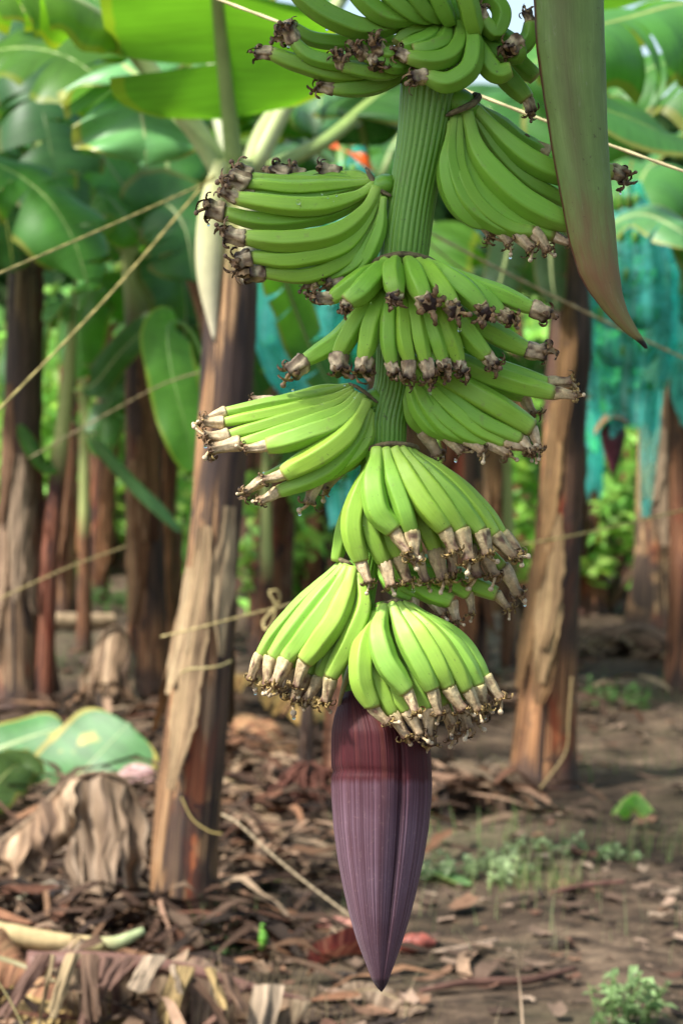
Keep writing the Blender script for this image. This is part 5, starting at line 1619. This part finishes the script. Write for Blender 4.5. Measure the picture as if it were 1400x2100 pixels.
def drape(mb, top, bot, d, tint, seed, amp=.05, rows_n=30, cols=64, pleats=9, ragged=.25):
    """a withered sheet hanging in pleats from an upper edge (photo x, y, depth offset) to a ragged lower one."""
    a = catmull([tuple(P(x, y, d + o)) for x, y, o in top], cols); b = catmull([tuple(P(x, y, d + o)) for x, y, o in bot], cols)
    rows = []
    for i in range(rows_n):
        t = i / (rows_n - 1)
        row = []
        for j in range(cols):
            s = j / (cols - 1)
            cut = 1 - ragged * max(0, noise.noise(Vector((s * 9, seed, 0))) + .5 * noise.noise(Vector((s * 27, seed, 4))))
            p = a[j] + (b[j] - a[j]) * t * cut
            k = amp * min(1, .25 + t * 1.6) * (.32 * math.sin(s * pleats * 6.28 + 5 * noise.noise(Vector((s * 3, t * 1.6, seed)))) + 1.3 * noise.noise(Vector((s * 5.5, t * 1.5, seed + 7))) + .3 * noise.noise(Vector((s * 17, t * 3, seed + 2))))
            p = Vector(p) - FWD * (k + .35 * amp * math.sin(t * 3.1) * 2) + RT * (.5 * amp * noise.noise(Vector((s * 5, t * 3, seed + 3))))
            row.append(mb.vert(p, (s * .34, t * .7, 0), tint(s * .45, abs(t - .5), None)))
        rows.append(row)
    mb.grid(rows)


def draped_leaf(label, foot, parts, tints, seed, rib=None, rib_r=.014, rib_col=(.26, .18, .11), **kw):
    d = depth(GZ(*foot))
    o0 = GZ(*foot)
    t = thing('dry_leaf', label, 'dry leaf', o0)
    for k, (top, bot) in enumerate(parts):
        mb = MB(); drape(mb, top, bot, d, tints[k % len(tints)], seed + k, **kw)
        mb.build('withered_blade', M['dry'], t, o0)
    if rib:
        mb = MB()
        c = catmull([tuple(P(x, y, d + o)) for x, y, o in rib], 40)
        tube(mb, c, [rib_r * (1 - .6 * q / 39) for q in range(40)], n=9, col=lambda u, a: cmix(rib_col, tuple(x * .5 for x in rib_col), .5 + noise.noise(Vector((u * 9, a, seed)))))
        mb.build('midrib', M['dry'], t, o0)
    return t


draped_leaf('large greyish brown dry leaf folded like a tent left of the thick trunk', (160, 1840), [
    ([(120, 1640, -.02), (165, 1600, 0), (215, 1588, .02), (262, 1612, .03), (300, 1690, .04)], [(150, 1800, -.2), (185, 1826, -.26), (228, 1836, -.28), (272, 1846, -.24), (308, 1815, -.2)]),
    ([(-60, 1780, -.1), (20, 1716, -.06), (90, 1650, -.02), (140, 1604, 0), (168, 1592, .02)], [(-70, 1860, -.3), (10, 1836, -.28), (70, 1800, -.24), (110, 1760, -.2), (150, 1700, -.16)])],
    [GREYB, BROWN], 41, pleats=2.3, amp=.075, ragged=.6, rib=[(-60, 1776, -.1), (60, 1684, -.04), (140, 1606, 0), (200, 1586, .01), (262, 1606, .02), (305, 1700, .03)], rib_col=(.30, .21, .13))
draped_leaf('dark brown dry leaf drooping to the ground beside the brown trunk', (220, 1450), [
    ([(196, 1330, 0), (214, 1302, 0), (240, 1290, .02), (262, 1300, .04), (274, 1340, .06)], [(150, 1445, -.2), (180, 1452, -.2), (215, 1456, -.2), (255, 1452, -.18), (285, 1440, -.1)])],
    [BROWN], 44, pleats=2.6, ragged=.4, rib=[(185, 1360, 0), (214, 1300, -.01), (244, 1288, .01), (272, 1330, .05)], amp=.04)
single_leaf('fallen_leaf', 'fallen green leaf with a yellow patch propped on the litter left of the thick trunk', 'leaf',
            at_d([(118, 1630, -.1), (160, 1590, 0), (205, 1545, .04), (246, 1502, .08), (266, 1482, .1)], (205, 1600)), .44, 'leaf_fallen', up=(.1, -.62, .75), fold=.05, droop=.25, pet=.02, seed=43, tears=1, rib_r=.009, rib_col=(.45, .52, .28), ripple=.02, tip_pow=3.0)
single_leaf('fallen_leaf', 'pale stalked green leaf lying at the left edge beside the fallen green leaf', 'leaf',
            at_d([(-70, 1560, 0), (-10, 1538, 0), (60, 1512, .03), (130, 1490, .05)], (40, 1560)), .26, 'leaf_fallen', up=(.1, -.6, .7), fold=.1, droop=.4, pet=.1, seed=44, tears=0, rib_r=.02, rib_col=(.56, .60, .38))
stalk_thing = single_leaf('fallen_leaf_stalk', 'fallen pinkish leaf stalk with withered yellow strips hanging from it, bottom left', 'dead leaf',
            at_d([(60, 1966, 0), (190, 1962, 0), (320, 1972, .02), (430, 1994, .03), (530, 2024, .04), (640, 2052, .06)], (350, 2110)), .50, tint=PINKY, up=(0, -.6, 1), fold=-.7, droop=.7, pet=.06, seed=45, tears=15, gap=.3, rib_r=.034, rib_col=(.26, .12, .115), ripple=.12, seg_var=.9, ns=8, n=90)
STALK_D = depth(GZ(350, 2110))
for q in range(13):
    rq = random.Random(600 + q)
    x0 = 60 + 500 * (q + rq.uniform(.1, .9)) / 13
    y0 = np.interp(x0, [60, 190, 320, 430, 530, 640], [1960, 1956, 1966, 1988, 2018, 2048]) + rq.uniform(-6, 8)
    w0, L0 = rq.choice((12, 18, 30, 46, 60)) * rq.uniform(.8, 1.2), rq.uniform(50, 160)
    lean = rq.uniform(-90, 40)
    base = rq.choice([(.34, .26, .14), (.32, .25, .17), (.29, .21, .09), (.15, .085, .06), (.22, .145, .09), (.13, .08, .05)])
    mb = MB()
    drape(mb, [(x0 - w0 / 2, y0, -.03), (x0, y0 - 3, -.04), (x0 + w0 / 2, y0, -.03)], [(x0 - w0 * .6 + lean, y0 + L0, -.12), (x0 + lean, y0 + L0 * 1.15, -.14), (x0 + w0 * .35 + lean, y0 + L0, -.12)], STALK_D, dry_tint(base, tuple(v * .45 for v in base), tuple(min(1, v * 1.3) for v in base)), q * 1.7, amp=.016, rows_n=14, cols=12, pleats=1.3, ragged=.4)
    mb.build('dry_strip', M['dry'], stalk_thing, stalk_thing.location)
single_leaf('dry_leaf', 'reddish brown withered leaf under the tan stalk at the left edge', 'dry leaf',
            at_d([(-60, 1950, 0), (30, 1972, 0), (110, 2010, -.05), (190, 2065, -.1)], (80, 2075)), .36, tint=RUST, up=(.1, -.4, 1), fold=-.2, droop=.9, pet=.02, seed=46, tears=8, gap=.2, rib_r=.012, rib_col=(.40, .32, .2), ripple=.12, seg_var=.9)
single_leaf('dry_leaf', 'brown and yellow dead leaf filling the bottom left corner', 'dry leaf',
            lay([(-60, 2075, .08), (60, 2085, .09), (160, 2095, .06), (280, 2110, .03)]), .30, tint=dry_tint((.34, .23, .08), (.12, .07, .035), (.5, .4, .18)), up=(0, -.3, 1), fold=-.1, droop=1.1, pet=.02, seed=47, tears=6, gap=.2, rib_r=.014, rib_col=(.46, .36, .12), ripple=.12)
single_leaf('dry_leaf', 'curled grey dry leaf above the tan stalk', 'dry leaf',
            lay([(40, 1900, .10), (90, 1880, .13), (135, 1872, .12), (170, 1890, .05)]), .22, tint=dry_tint((.38, .31, .25), (.15, .11, .09), (.5, .44, .38)), up=(0, -.4, 1), fold=-.3, droop=2.2, pet=.02, seed=48, tears=2, rib_r=.008, rib_col=(.36, .3, .24), ripple=.1, curl=1.2)
for i, (lab, pts, w, tn, sd) in enumerate([
    ('tan dry leaf strip lying in the pile between thick trunk and bud, topmost', [(455, 1500, .10), (520, 1520, .12), (590, 1560, .08), (640, 1600, .03)], .16, RUST, 51),
    ('dry leaf with a long crease in the pile right of the thick trunk', [(450, 1560, .06), (520, 1580, .09), (580, 1610, .05), (620, 1640, .02)], .18, BROWN, 52),
    ('dull orange dead leaf behind the thick trunk at knee height', [(450, 1445, .16), (520, 1450, .16), (590, 1468, .12), (660, 1490, .05)], .20, dry_tint((.42, .27, .08), (.16, .08, .03), (.55, .42, .15)), 53),
    ('broken dry leaf at the foot of the thick trunk, right side', [(430, 1640, .12), (490, 1650, .09), (540, 1690, .04), (580, 1720, .01)], .14, BROWN, 54),
    ('dark curled dry leaf in front of the thick trunk', [(190, 1850, .06), (240, 1845, .08), (300, 1870, .06), (350, 1910, .02)], .14, BROWN, 55),
    ('pale dry leaf at the foot of the pale leaning trunk', [(1010, 1590, .12), (1030, 1610, .1), (1060, 1640, .05), (1100, 1665, .02)], .16, GREYB, 56),
    ('dry leaf heap left of the pale leaning trunk', [(930, 1590, .10), (980, 1610, .09), (1030, 1640, .05), (1060, 1650, .02)], .20, GREYB, 57),
    ('greyish dry leaf lying on the soil at the bottom, below the bud tip', [(690, 2050, .03), (760, 2045, .05), (830, 2060, .03), (870, 2075, .02)], .10, GREYB, 58),
    ('withered brown leaf lying behind the bagged bunch', [(1180, 1340, .06), (1250, 1335, .1), (1330, 1340, .08), (1390, 1350, .03)], .24, BROWN, 59),
    ('crumpled tan leaf in the background right of the lowest bananas', [(960, 1320, .22), (990, 1335, .22), (1020, 1390, .1), (1030, 1440, .02)], .26, GREYB, 60),
    ('brown dead leaf at the left edge under the fallen leaves', [(-30, 1640, .04), (50, 1630, .05), (130, 1650, .04), (190, 1670, .02)], .18, BROWN, 61),
]):
    single_leaf('dry_leaf', lab, 'dry leaf', lay(pts), w, tint=tn, up=(0, -.35, 1), fold=.1, droop=1.0, pet=.02, seed=sd, tears=4, gap=.2, rib_r=.007, rib_col=(.3, .2, .12), ripple=.12, seg_var=.8)
single_leaf('fallen_leaf', 'crumpled yellow and green leaf scrap at the left edge', 'leaf',
            lay([(-40, 1700, .08), (0, 1670, .14), (40, 1640, .15), (72, 1650, .1)]), .20, 'leaf_lit', color=(.8, .6, 1.5), up=(.1, -.8, .5), fold=.2, droop=.8, pet=.02, seed=62, tears=3, rib_r=.006, rib_col=(.5, .5, .2), ripple=.1)
single_leaf('leaf_scrap', 'bright yellow green torn leaf scrap standing on bare soil at the right', 'leaf scrap',
            at_d([(1262, 1668, -.05), (1280, 1640, 0), (1302, 1626, .02), (1322, 1642, 0), (1338, 1664, -.05)], (1300, 1680)), .13, 'leaf_lit', color=(1.9, 1.5, 4.0), up=(0, -.6, 1), fold=-.9, droop=.2, pet=.02, seed=63, tears=2, rib_r=.004, rib_col=(.5, .6, .2), ripple=.06)
single_leaf('leaf_scrap', 'flat pale green leaf scrap on the soil just right of the flower bud', 'leaf scrap',
            lay([(850, 1798, .02), (890, 1800, .03), (930, 1808, .03), (965, 1816, .01)]), .08, 'leaf_lit', color=(1.7, 1.4, 5.0), up=(0, 0, 1), fold=.1, droop=.5, pet=.02, seed=64, tears=0, rib_r=.005, rib_col=(.5, .6, .3))
single_leaf('leaf_scrap', 'small yellowish leaf scrap on the soil near the foot of the thick trunk', 'leaf scrap',
            lay([(515, 1812, .02), (545, 1803, .03), (575, 1797, .02)]), .05, 'leaf_lit', color=(.8, .55, 1.2), up=(0, -.2, 1), fold=.1, droop=.5, pet=.02, seed=65, tears=0, rib_r=.003)


def stick(name, label, cat, path, radii, col, mat='litter', n=10, flat=1.0):
    mb = MB()
    c = catmull([tuple(p) for p in path], 30)
    rad = np.interp(np.linspace(0, 1, 30), np.linspace(0, 1, len(radii)), radii)
    ph = random.uniform(0, 99)
    tube(mb, c, rad, n=n, flat=flat, shape=lambda u, a: 1 + .10 * noise.noise(Vector((u * 8, a, ph))), col=lambda u, a: col(u) if callable(col) else cmix(col, tuple(x * .5 for x in col), .5 + noise.noise(Vector((u * 6, a * 1.4, ph)))))
    o = mb.build(name, M[mat])
    return tag(o, label, cat)


stick('cut_stalk', 'yellowish tan cut leaf stalk with a green tip at the left edge', 'leaf stalk', at_d([(-60, 1900, 0), (60, 1924, 0), (170, 1938, .02), (235, 1935, .02), (296, 1908, .03)], (150, 2040)), [.030, .030, .027, .024, .010], lambda u: cmix((.50, .38, .19), (.30, .36, .18), max(0, (u - .62) * 4)))
stick('fallen_log', 'pale fallen stem lying across the ground behind the slim sucker', 'fallen stem', lay([(100, 1285, .05), (160, 1283, .06), (235, 1280, .05)]), [.05, .055, .045], (.42, .31, .19))
stick('fallen_log', 'brown fallen stem lying across the ground between the right trunks', 'fallen stem', lay([(1215, 1330, .06), (1290, 1335, .08), (1380, 1345, .06)]), [.07, .085, .075], (.20, .13, .09))
stick('fallen_log', 'dark mossy fallen stem leaning behind the pale leaning trunk', 'fallen stem', lay([(1180, 1150, .30), (1220, 1185, .18), (1262, 1225, .06)]), [.09, .10, .08], (.10, .08, .055))
stick('twig', 'long dark curved twig on the soil below the flower bud tip', 'twig', lay([(860, 2030, .02), (960, 2022, .03), (1080, 2015, .025), (1180, 1990, .03)]), [.006, .012, .012, .006], (.14, .075, .055))
stick('twig', 'reddish dry strip on the soil under the weed patch', 'twig', lay([(1130, 1835, .02), (1200, 1828, .02), (1280, 1824, .02)]), [.005, .011, .006], (.18, .09, .07))
stick('twig', 'pale dry strip lying right of the red fallen bract', 'twig', lay([(880, 1940, .015), (950, 1935, .02), (1020, 1925, .015)]), [.006, .010, .005], (.42, .31, .22))
stick('twig', 'dark stick lying beside the green fruit stub', 'twig', lay([(440, 1920, .02), (520, 1930, .025), (600, 1935, .02)]), [.010, .012, .007], (.06, .05, .05))
stick('dry_grass_stalk', 'single thin dry grass stalk standing at the bottom right of the bud', 'grass stalk', [GZ(1068, 2120) + Vector((0, -.1, 0)), P(1066, 2030, depth(GZ(1068, 2110))), P(1056, 1950, depth(GZ(1068, 2110)))], [.003, .0025, .0015], (.44, .33, .22))
stick('fruit_stub', 'short bright green banana stub lying upright on the soil', 'banana', [P(536, 1952, depth(GZ(538, 1955))), P(540, 1925, depth(GZ(538, 1955))), P(538, 1894, depth(GZ(538, 1955)))], [.009, .014, .006], (.16, .42, .05), 'rib', 12)
b1 = stick('fallen_bract', 'rolled red fallen bract lying behind the flower bud tip', 'bract', lay([(815, 1932, .03), (840, 1930, .035), (868, 1930, .035), (893, 1930, .03)]), [.020, .028, .026, .008], (.34, .095, .065), 'rib', 16)
single_leaf('fallen_bract', 'curled red fallen bract left of the flower bud tip', 'bract', lay([(632, 2012, .04), (672, 1990, .05), (720, 1975, .05), (770, 1960, .03)]), .14, tint=dry_tint((.28, .07, .045), (.12, .03, .025), (.5, .25, .14)), up=(0, -.5, 1), fold=.9, droop=-.4, pet=.02, seed=66, tears=0, rib_r=.004, rib_col=(.4, .16, .08), ripple=.05)
single_leaf('fallen_bract', 'small dull pink bract scrap on the soil left of the flower bud', 'bract', lay([(650, 1885, .03), (690, 1880, .04), (740, 1890, .03)]), .07, tint=dry_tint((.36, .14, .11), (.16, .06, .05), (.5, .3, .22)), up=(0, -.4, 1), fold=.3, droop=.7, pet=.02, seed=67, tears=0, rib_r=.003, rib_col=(.4, .2, .15))
single_leaf('fallen_bract', 'pink bract scrap between the fallen green leaf and the thick trunk', 'bract', lay([(250, 1615, .05), (280, 1605, .07), (310, 1612, .04)]), .10, tint=dry_tint((.50, .30, .28), (.25, .12, .12), (.6, .45, .42)), up=(0, -.5, 1), fold=.3, droop=.8, pet=.02, seed=68, tears=0, rib_r=.003, rib_col=(.5, .3, .25))

# cut stem and root mass behind the bud
g = G(628, 1655); d = depth(g)
t = thing('cut_stump', 'dark cut banana stump with reddish roots and an orange sheath left of the flower bud', 'stump', g)
trunk(t, g, [(626, 1640, 34), (628, 1540, 28), (630, 1440, 26), (632, 1330, 22)], d, 91, n=24, m=40, sheaths=1, color=(.5, .5, .6), flare=1.5)
mb = MB()
cc = catmull([tuple(P(680, 1660, d + .05)) + (.05,), tuple(P(684, 1560, d + .05)) + (.045,), tuple(P(690, 1440, d + .08)) + (.04,), tuple(P(694, 1340, d + .1)) + (.015,)], 30)
tube(mb, cc[:, :3], cc[:, 3], n=18, flat=.6, ref=(0, 1, 0), shape=lambda u, a: 1 + .1 * noise.noise(Vector((a * 2, u * 3, 1))), col=lambda u, a: cmix((.45, .17, .07), (.30, .16, .10), .5 + .7 * noise.noise(Vector((math.cos(a) * 3, math.sin(a) * 3, u)))))
mb.build('sheath', M['dry'], t, g)
r = random.Random(12)
mb = MB()
for i in range(150):
    a = r.uniform(0, 6.28); q = r.uniform(.02, .15)
    p0 = g + Vector((math.cos(a) * q * .5, math.sin(a) * q * .4, r.uniform(.08, .22) * (1 - q * 3)))
    p1 = g + Vector((math.cos(a) * q * 1.3, math.sin(a) * q - .04, .0)); mid = (p0 + p1) / 2 + Vector((r.gauss(0, .03), r.gauss(0, .03), r.uniform(.0, .05)))
    k = r.uniform(.5, 1.3)
    tube(mb, catmull([tuple(p0), tuple(mid), tuple(p1)], 7), [r.uniform(.003, .008)] * 7, n=5, col=lambda u, a2: (.12 * k, .05 * k, .035 * k))
mb.build('roots', M['litter'], t, g)

# ------------------------------------------------------------------ bunches in teal plastic bags
def bag(label, prof, d, seed, tail=None, inner=True, bud_px=None, foot=.10):
    """prof: (photo y, left x, right x) from the tied top to the open bottom."""
    r = random.Random(seed)
    o0 = P((prof[0][1] + prof[0][2]) / 2, prof[0][0], d)
    t = thing('bagged_bunch', label, 'bagged bunch', o0)
    mb = MB(); rows = []
    ys = np.linspace(prof[0][0], prof[-1][0], 60)
    n = 64
    ph = [r.uniform(0, 6.28) for _ in range(4)]
    for i, y in enumerate(ys):
        xl = np.interp(y, [p[0] for p in prof], [p[1] for p in prof]); xr = np.interp(y, [p[0] for p in prof], [p[2] for p in prof])
        cx, w = (xl + xr) / 2, (xr - xl) / 2
        u = i / 59
        row = []
        for j in range(n):
            a = 2 * math.pi * j / n
            f = 1 + (.05 + .07 * u) * math.sin(7 * a + ph[0] + 1.5 * math.sin(u * 3)) + .05 * math.sin(13 * a + ph[1] - u * 2) + .07 * noise.noise(Vector((math.cos(a) * 2, math.sin(a) * 2, u * 5 + seed)))
            yy = y + (12 * math.sin(3 * a + ph[2]) + 9 * math.sin(8 * a)) * max(0, u - .85) / .15
            p = P(cx + w * f * math.sin(a), yy, d) - FWD * (w * f * math.cos(a) * .85 * d / F_PX)
            row.append(mb.vert(p, (u, j / n, 0)))
        rows.append(row)
    mb.grid(rows, closed=True)
    mb.build('bag', M['bag'], t, o0)
    if tail:
        for tl in tail:
            mb = MB(); rows = []
            for i in range(24):
                u = i / 23
                x = np.interp(u, np.linspace(0, 1, len(tl)), [q[0] for q in tl]); y = np.interp(u, np.linspace(0, 1, len(tl)), [q[1] for q in tl]); w = np.interp(u, np.linspace(0, 1, len(tl)), [q[2] for q in tl])
                rows.append([mb.vert(P(x + w * s, y, d - .12 + .03 * math.sin(s * 7 + u * 4)), (u * 2, s * .3, 0)) for s in np.linspace(-.5, .5, 9)])
            mb.grid(rows)
            mb.build('bag_tail', M['bag'], t, o0)
    if inner:
        mb = MB()
        y0, y1 = prof[1][0], prof[-1][0] - 10
        cx = (prof[-2][1] + prof[-2][2]) / 2
        tube(mb, [tuple(P(cx, y, d)) for y in np.linspace(prof[0][0], y1, 10)], [.028] * 10, n=8, col=lambda u, a: (.10, .22, .04))
        for k in range(6):
            y = y0 + (y1 - y0) * (k + .3) / 6
            w = (np.interp(y, [p[0] for p in prof], [p[2] for p in prof]) - np.interp(y, [p[0] for p in prof], [p[1] for p in prof])) * .36
            for q in range(11):
                a = 6.28 * q / 11 + k * .8
                pa = P(cx, y, d); dr = Vector((math.sin(a), -math.cos(a), 0)); L = w * d / F_PX
                pts = [pa, pa + dr * L * .5 + Vector((0, 0, -.01)), pa + dr * L * .9 + Vector((0, 0, .02)), pa + dr * L + Vector((0, 0, .07))]
                kk = r.uniform(.7, 1.2)
                tube(mb, catmull([tuple(p) for p in pts], 9), [.012, .017, .02, .021, .021, .02, .019, .016, .009], n=7, col=lambda u, a2: (.09 * kk, .24 * kk, .03 * kk))
        mb.build('bananas', M['rib'], t, o0)
    if bud_px:
        x, ya, yb, w = bud_px
        mb = MB()
        n_ = 18
        path = [tuple(P(x, y, d - .02)) for y in np.linspace(ya, yb, n_)]
        tube(mb, path, [max(.001, w / 2 * d / F_PX * min(1, (.55 + k / 5)) * max(0.02, 1 - max(0, k / (n_ - 1) - .25) / .75) ** .7) for k in range(n_)], n=14, ref=(0, 1, 0), col=lambda u, a: cmix((.17, .045, .06), (.11, .03, .045), .5 + .5 * math.sin(a * 5)))
        bd = mb.build('flower_bud', M['rib'], t, o0)
        tube_m = MB()
        tube(tube_m, [tuple(P(x + 5, y, d)) for y in np.linspace(ya - 70, ya + 10, 6)], [.014] * 6, n=8, col=lambda u, a: (.2, .24, .06))
        tube_m.build('stalk', M['rib'], t, o0)
        mb = MB(); rows = []
        for i in range(12):
            u = i / 11
            px, py = x + 8 - 55 * (u - .35) * 1.3, ya - 26 + 26 * (u - .4) ** 2 * 4
            rows.append([mb.vert(P(px, py + 9 * abs(s) * 1.6, d - .05 + s * .06), (0, 0, 0), cmix((.16, .05, .05), (.34, .22, .10), u)) for s in np.linspace(-1, 1, 7)])
        mb.grid(rows)
        mb.build('bract', M['dry'], bd, o0)
    return t


bag('teal plastic bag over a bunch behind the left bananas, its top tied high', [(300, 725, 745), (340, 690, 762), (430, 620, 770), (560, 534, 770), (700, 526, 750), (780, 560, 745), (860, 625, 745), (960, 660, 748), (1075, 678, 742)], 9.6, 5)
bag('long teal mesh bag on the right with a purple flower bud hanging below it', [(372, 1280, 1312), (410, 1262, 1326), (480, 1236, 1362), (560, 1216, 1388), (700, 1208, 1384), (800, 1212, 1356), (880, 1226, 1340)], 10.6, 6, tail=[[(1334, 800, 44), (1332, 880, 44), (1328, 960, 34), (1322, 1060, 20)]], bud_px=(1256, 868, 975, 52))
bag('teal bag cut by the right edge of the photo', [(560, 1410, 1440), (640, 1385, 1470), (720, 1374, 1490), (800, 1376, 1488), (868, 1392, 1470)], 12.5, 7, inner=False)
bag('small bright teal bag glimpsed behind the middle right bananas', [(470, 960, 985), (530, 950, 1005), (600, 930, 1012), (700, 936, 1008), (760, 950, 1000)], 13.5, 8, inner=False)
bag('small pale teal bag far back between the left trunks', [(560, 320, 335), (590, 304, 345), (640, 300, 352), (690, 306, 346), (720, 315, 340)], 14.5, 9, inner=False)
bag('teal bag far back seen under the right trunk leaves', [(820, 1200, 1214), (860, 1190, 1226), (930, 1184, 1236), (1000, 1190, 1232), (1010, 1192, 1230)], 15.5, 10, inner=False)


def ribbon(label, pts, w, d, col):
    c = catmull([tuple(P(x, y, d)) for x, y in pts], 40)
    mb = MB(); rows = []
    for i in range(40):
        u = i / 39
        a = u * 7 + 1
        ww = w * (.35 + .65 * abs(math.sin(u * 4.5 + .6)))
        s = (UP * math.cos(a * .4) + FWD * math.sin(a * .9) + RT * .4 * math.sin(a)) * ww / 2
        rows.append([mb.vert(Vector(c[i]) + s * q + FWD * .004 * (1 - q * q), (0, 0, 0), col) for q in (-1, -.5, 0, .5, 1)])
    mb.grid(rows)
    tag(mb.build('ribbon', M['ribbon']), label, 'ribbon')


ribbon('orange plastic ribbon tied to the bag top behind the upper stalk', [(668, 282), (690, 300), (715, 312), (735, 322), (760, 336)], .062, 9.4, (.85, .16, .03))
ribbon('orange plastic ribbon hanging at the top of the long mesh bag', [(1294, 330), (1290, 360), (1285, 395), (1290, 430)], .03, 10.3, (.80, .18, .06))
ribbon('second strand of orange ribbon beside the long mesh bag top', [(1272, 372), (1268, 400), (1270, 428)], .02, 10.3, (.75, .25, .12))

# ------------------------------------------------------------------ twine
def twine(label, pts, r_m, col=(.58, .48, .20)):
    mb = MB()
    c = catmull([tuple(P(*p)) for p in pts], 60)
    r_m *= .72 if r_m > .003 else 1
    tube(mb, c, [r_m] * 60, n=8, shape=lambda u, a: 1 + .25 * math.sin(a * 2 + u * 260), col=lambda u, a: cmix(col, tuple(x * .6 for x in col), .5 + .5 * math.sin(a * 2 + u * 260)))
    tag(mb.build('twine', M['twine']), label, 'twine')


twine('bright taut twine crossing behind the top of the bunch', [(330, -48, 4.4), (430, -8, 4.3), (660, 78, 4.2), (955, 186, 4.1), (1240, 294, 4.05), (1460, 372, 4.0)], .0027, (.72, .62, .34))
twine('upper of two twines running left from the top of the thick trunk', [(440, 366, 7.6), (412, 380, 7.45), (200, 474, 6.6), (-60, 586, 5.8)], .0040, (.46, .38, .13))
twine('lower of two twines running steeply left from the top of the thick trunk', [(440, 360, 7.6), (412, 386, 7.45), (220, 610, 6.8), (-60, 900, 6.0)], .0043, (.46, .38, .13))
twine('slack twine slanting down to the right behind the hanging bract', [(860, 466, 7.0), (1000, 540, 7.2), (1200, 640, 7.6), (1460, 762, 8.2)], .0050, (.50, .41, .2))
twine('faint short twine just below the slanting one', [(870, 490, 9), (930, 540, 9.2), (1020, 600, 9.6)], .005, (.42, .36, .2))
twine('twine stretched low across the pale leaning trunk', [(980, 1130, 8.8), (1120, 1108, 8.9), (1240, 1084, 9.0), (1460, 1032, 9.2)], .0050, (.58, .48, .18))
twine('twine tied low around the thick trunk, running to a bow', [(330, 1306, 7.45), (420, 1284, 7.4), (520, 1258, 7.5), (600, 1238, 7.6), (650, 1222, 7.7)], .0045, (.50, .40, .17))
twine('looped bow of twine left of the low left bananas', [(560, 1250, 7.5), (540, 1275, 7.48), (546, 1292, 7.46), (560, 1275, 7.45), (564, 1240, 7.44), (552, 1215, 7.44), (568, 1212, 7.45), (574, 1228, 7.46), (562, 1252, 7.48)], .0048, (.54, .44, .18))
twine('short twine wrapped around the thick trunk below the bow', [(372, 1380, 7.5), (390, 1372, 7.42), (420, 1370, 7.40), (450, 1366, 7.42), (474, 1356, 7.5)], .0045, (.50, .42, .18))
twine('twine crossing the far left trunks low down', [(-40, 1246, 8.6), (60, 1200, 8.7), (150, 1160, 8.9), (260, 1120, 9.2)], .0045, (.46, .36, .15))
twine('faint twine between the slim sucker and the thick trunk', [(60, 940, 9), (200, 860, 9), (330, 790, 8.6), (420, 760, 8.0)], .0028, (.26, .21, .10))
twine('loose dry cord trailing from the foot of the thick trunk', [(455, 1670, 7.3), (490, 1690, 7.25), (560, 1755, 7.2), (640, 1820, 7.15), (720, 1880, 7.1)], .0050, (.42, .33, .2))
twine('yellow cord hanging at the foot of the thick trunk', [(372, 1635, 7.42), (395, 1680, 7.38), (430, 1705, 7.34), (455, 1710, 7.3)], .0032, (.34, .26, .08))
twine('dry strip hanging from the pale leaning trunk', [(1172, 1390, 9.5), (1166, 1470, 9.5), (1160, 1540, 9.5), (1128, 1590, 9.5), (1096, 1630, 9.5)], .0065, (.40, .29, .13))
twine('thin yellow string at the bottom left corner', [(-20, 1990, 5.8), (20, 2050, 5.8), (60, 2130, 5.8)], .0032, (.5, .42, .18))

# ------------------------------------------------------------------ light
SUN_DIR = Vector((-.50, -.30, .81)).normalized()
sd = bpy.data.lights.new('sun', 'SUN')
sd.energy = 3.3
sd.angle = R(6)
sd.color = (1.0, .965, .91)
so = bpy.data.objects.new('sun', sd)
COL.objects.link(so)
so.rotation_euler = (-SUN_DIR).to_track_quat('-Z', 'Y').to_euler()
w = bpy.data.worlds.new('World')
scene.world = w
w.use_nodes = True
nt = w.node_tree
bg = nt.nodes['Background']
sky = nt.nodes.new('ShaderNodeTexSky')
sky.sky_type = 'NISHITA'
sky.sun_disc = False
sky.sun_elevation = math.asin(SUN_DIR.z)
sky.sun_rotation = math.atan2(SUN_DIR.x, SUN_DIR.y)
sky.air_density = 1.0
sky.dust_density = 3.0
nt.links.new(sky.outputs[0], bg.inputs[0])
bg.inputs[1].default_value = .125

scene.view_settings.view_transform = 'Standard'
scene.view_settings.look = 'None'
scene.view_settings.gamma = 1
scene.view_settings.exposure = 1.3
scene.render.engine = 'CYCLES'
scene.cycles.max_bounces = 8
scene.cycles.diffuse_bounces = 3
scene.cycles.glossy_bounces = 3
scene.cycles.transmission_bounces = 6
scene.cycles.transparent_max_bounces = 8
scene.cycles.use_denoising = True
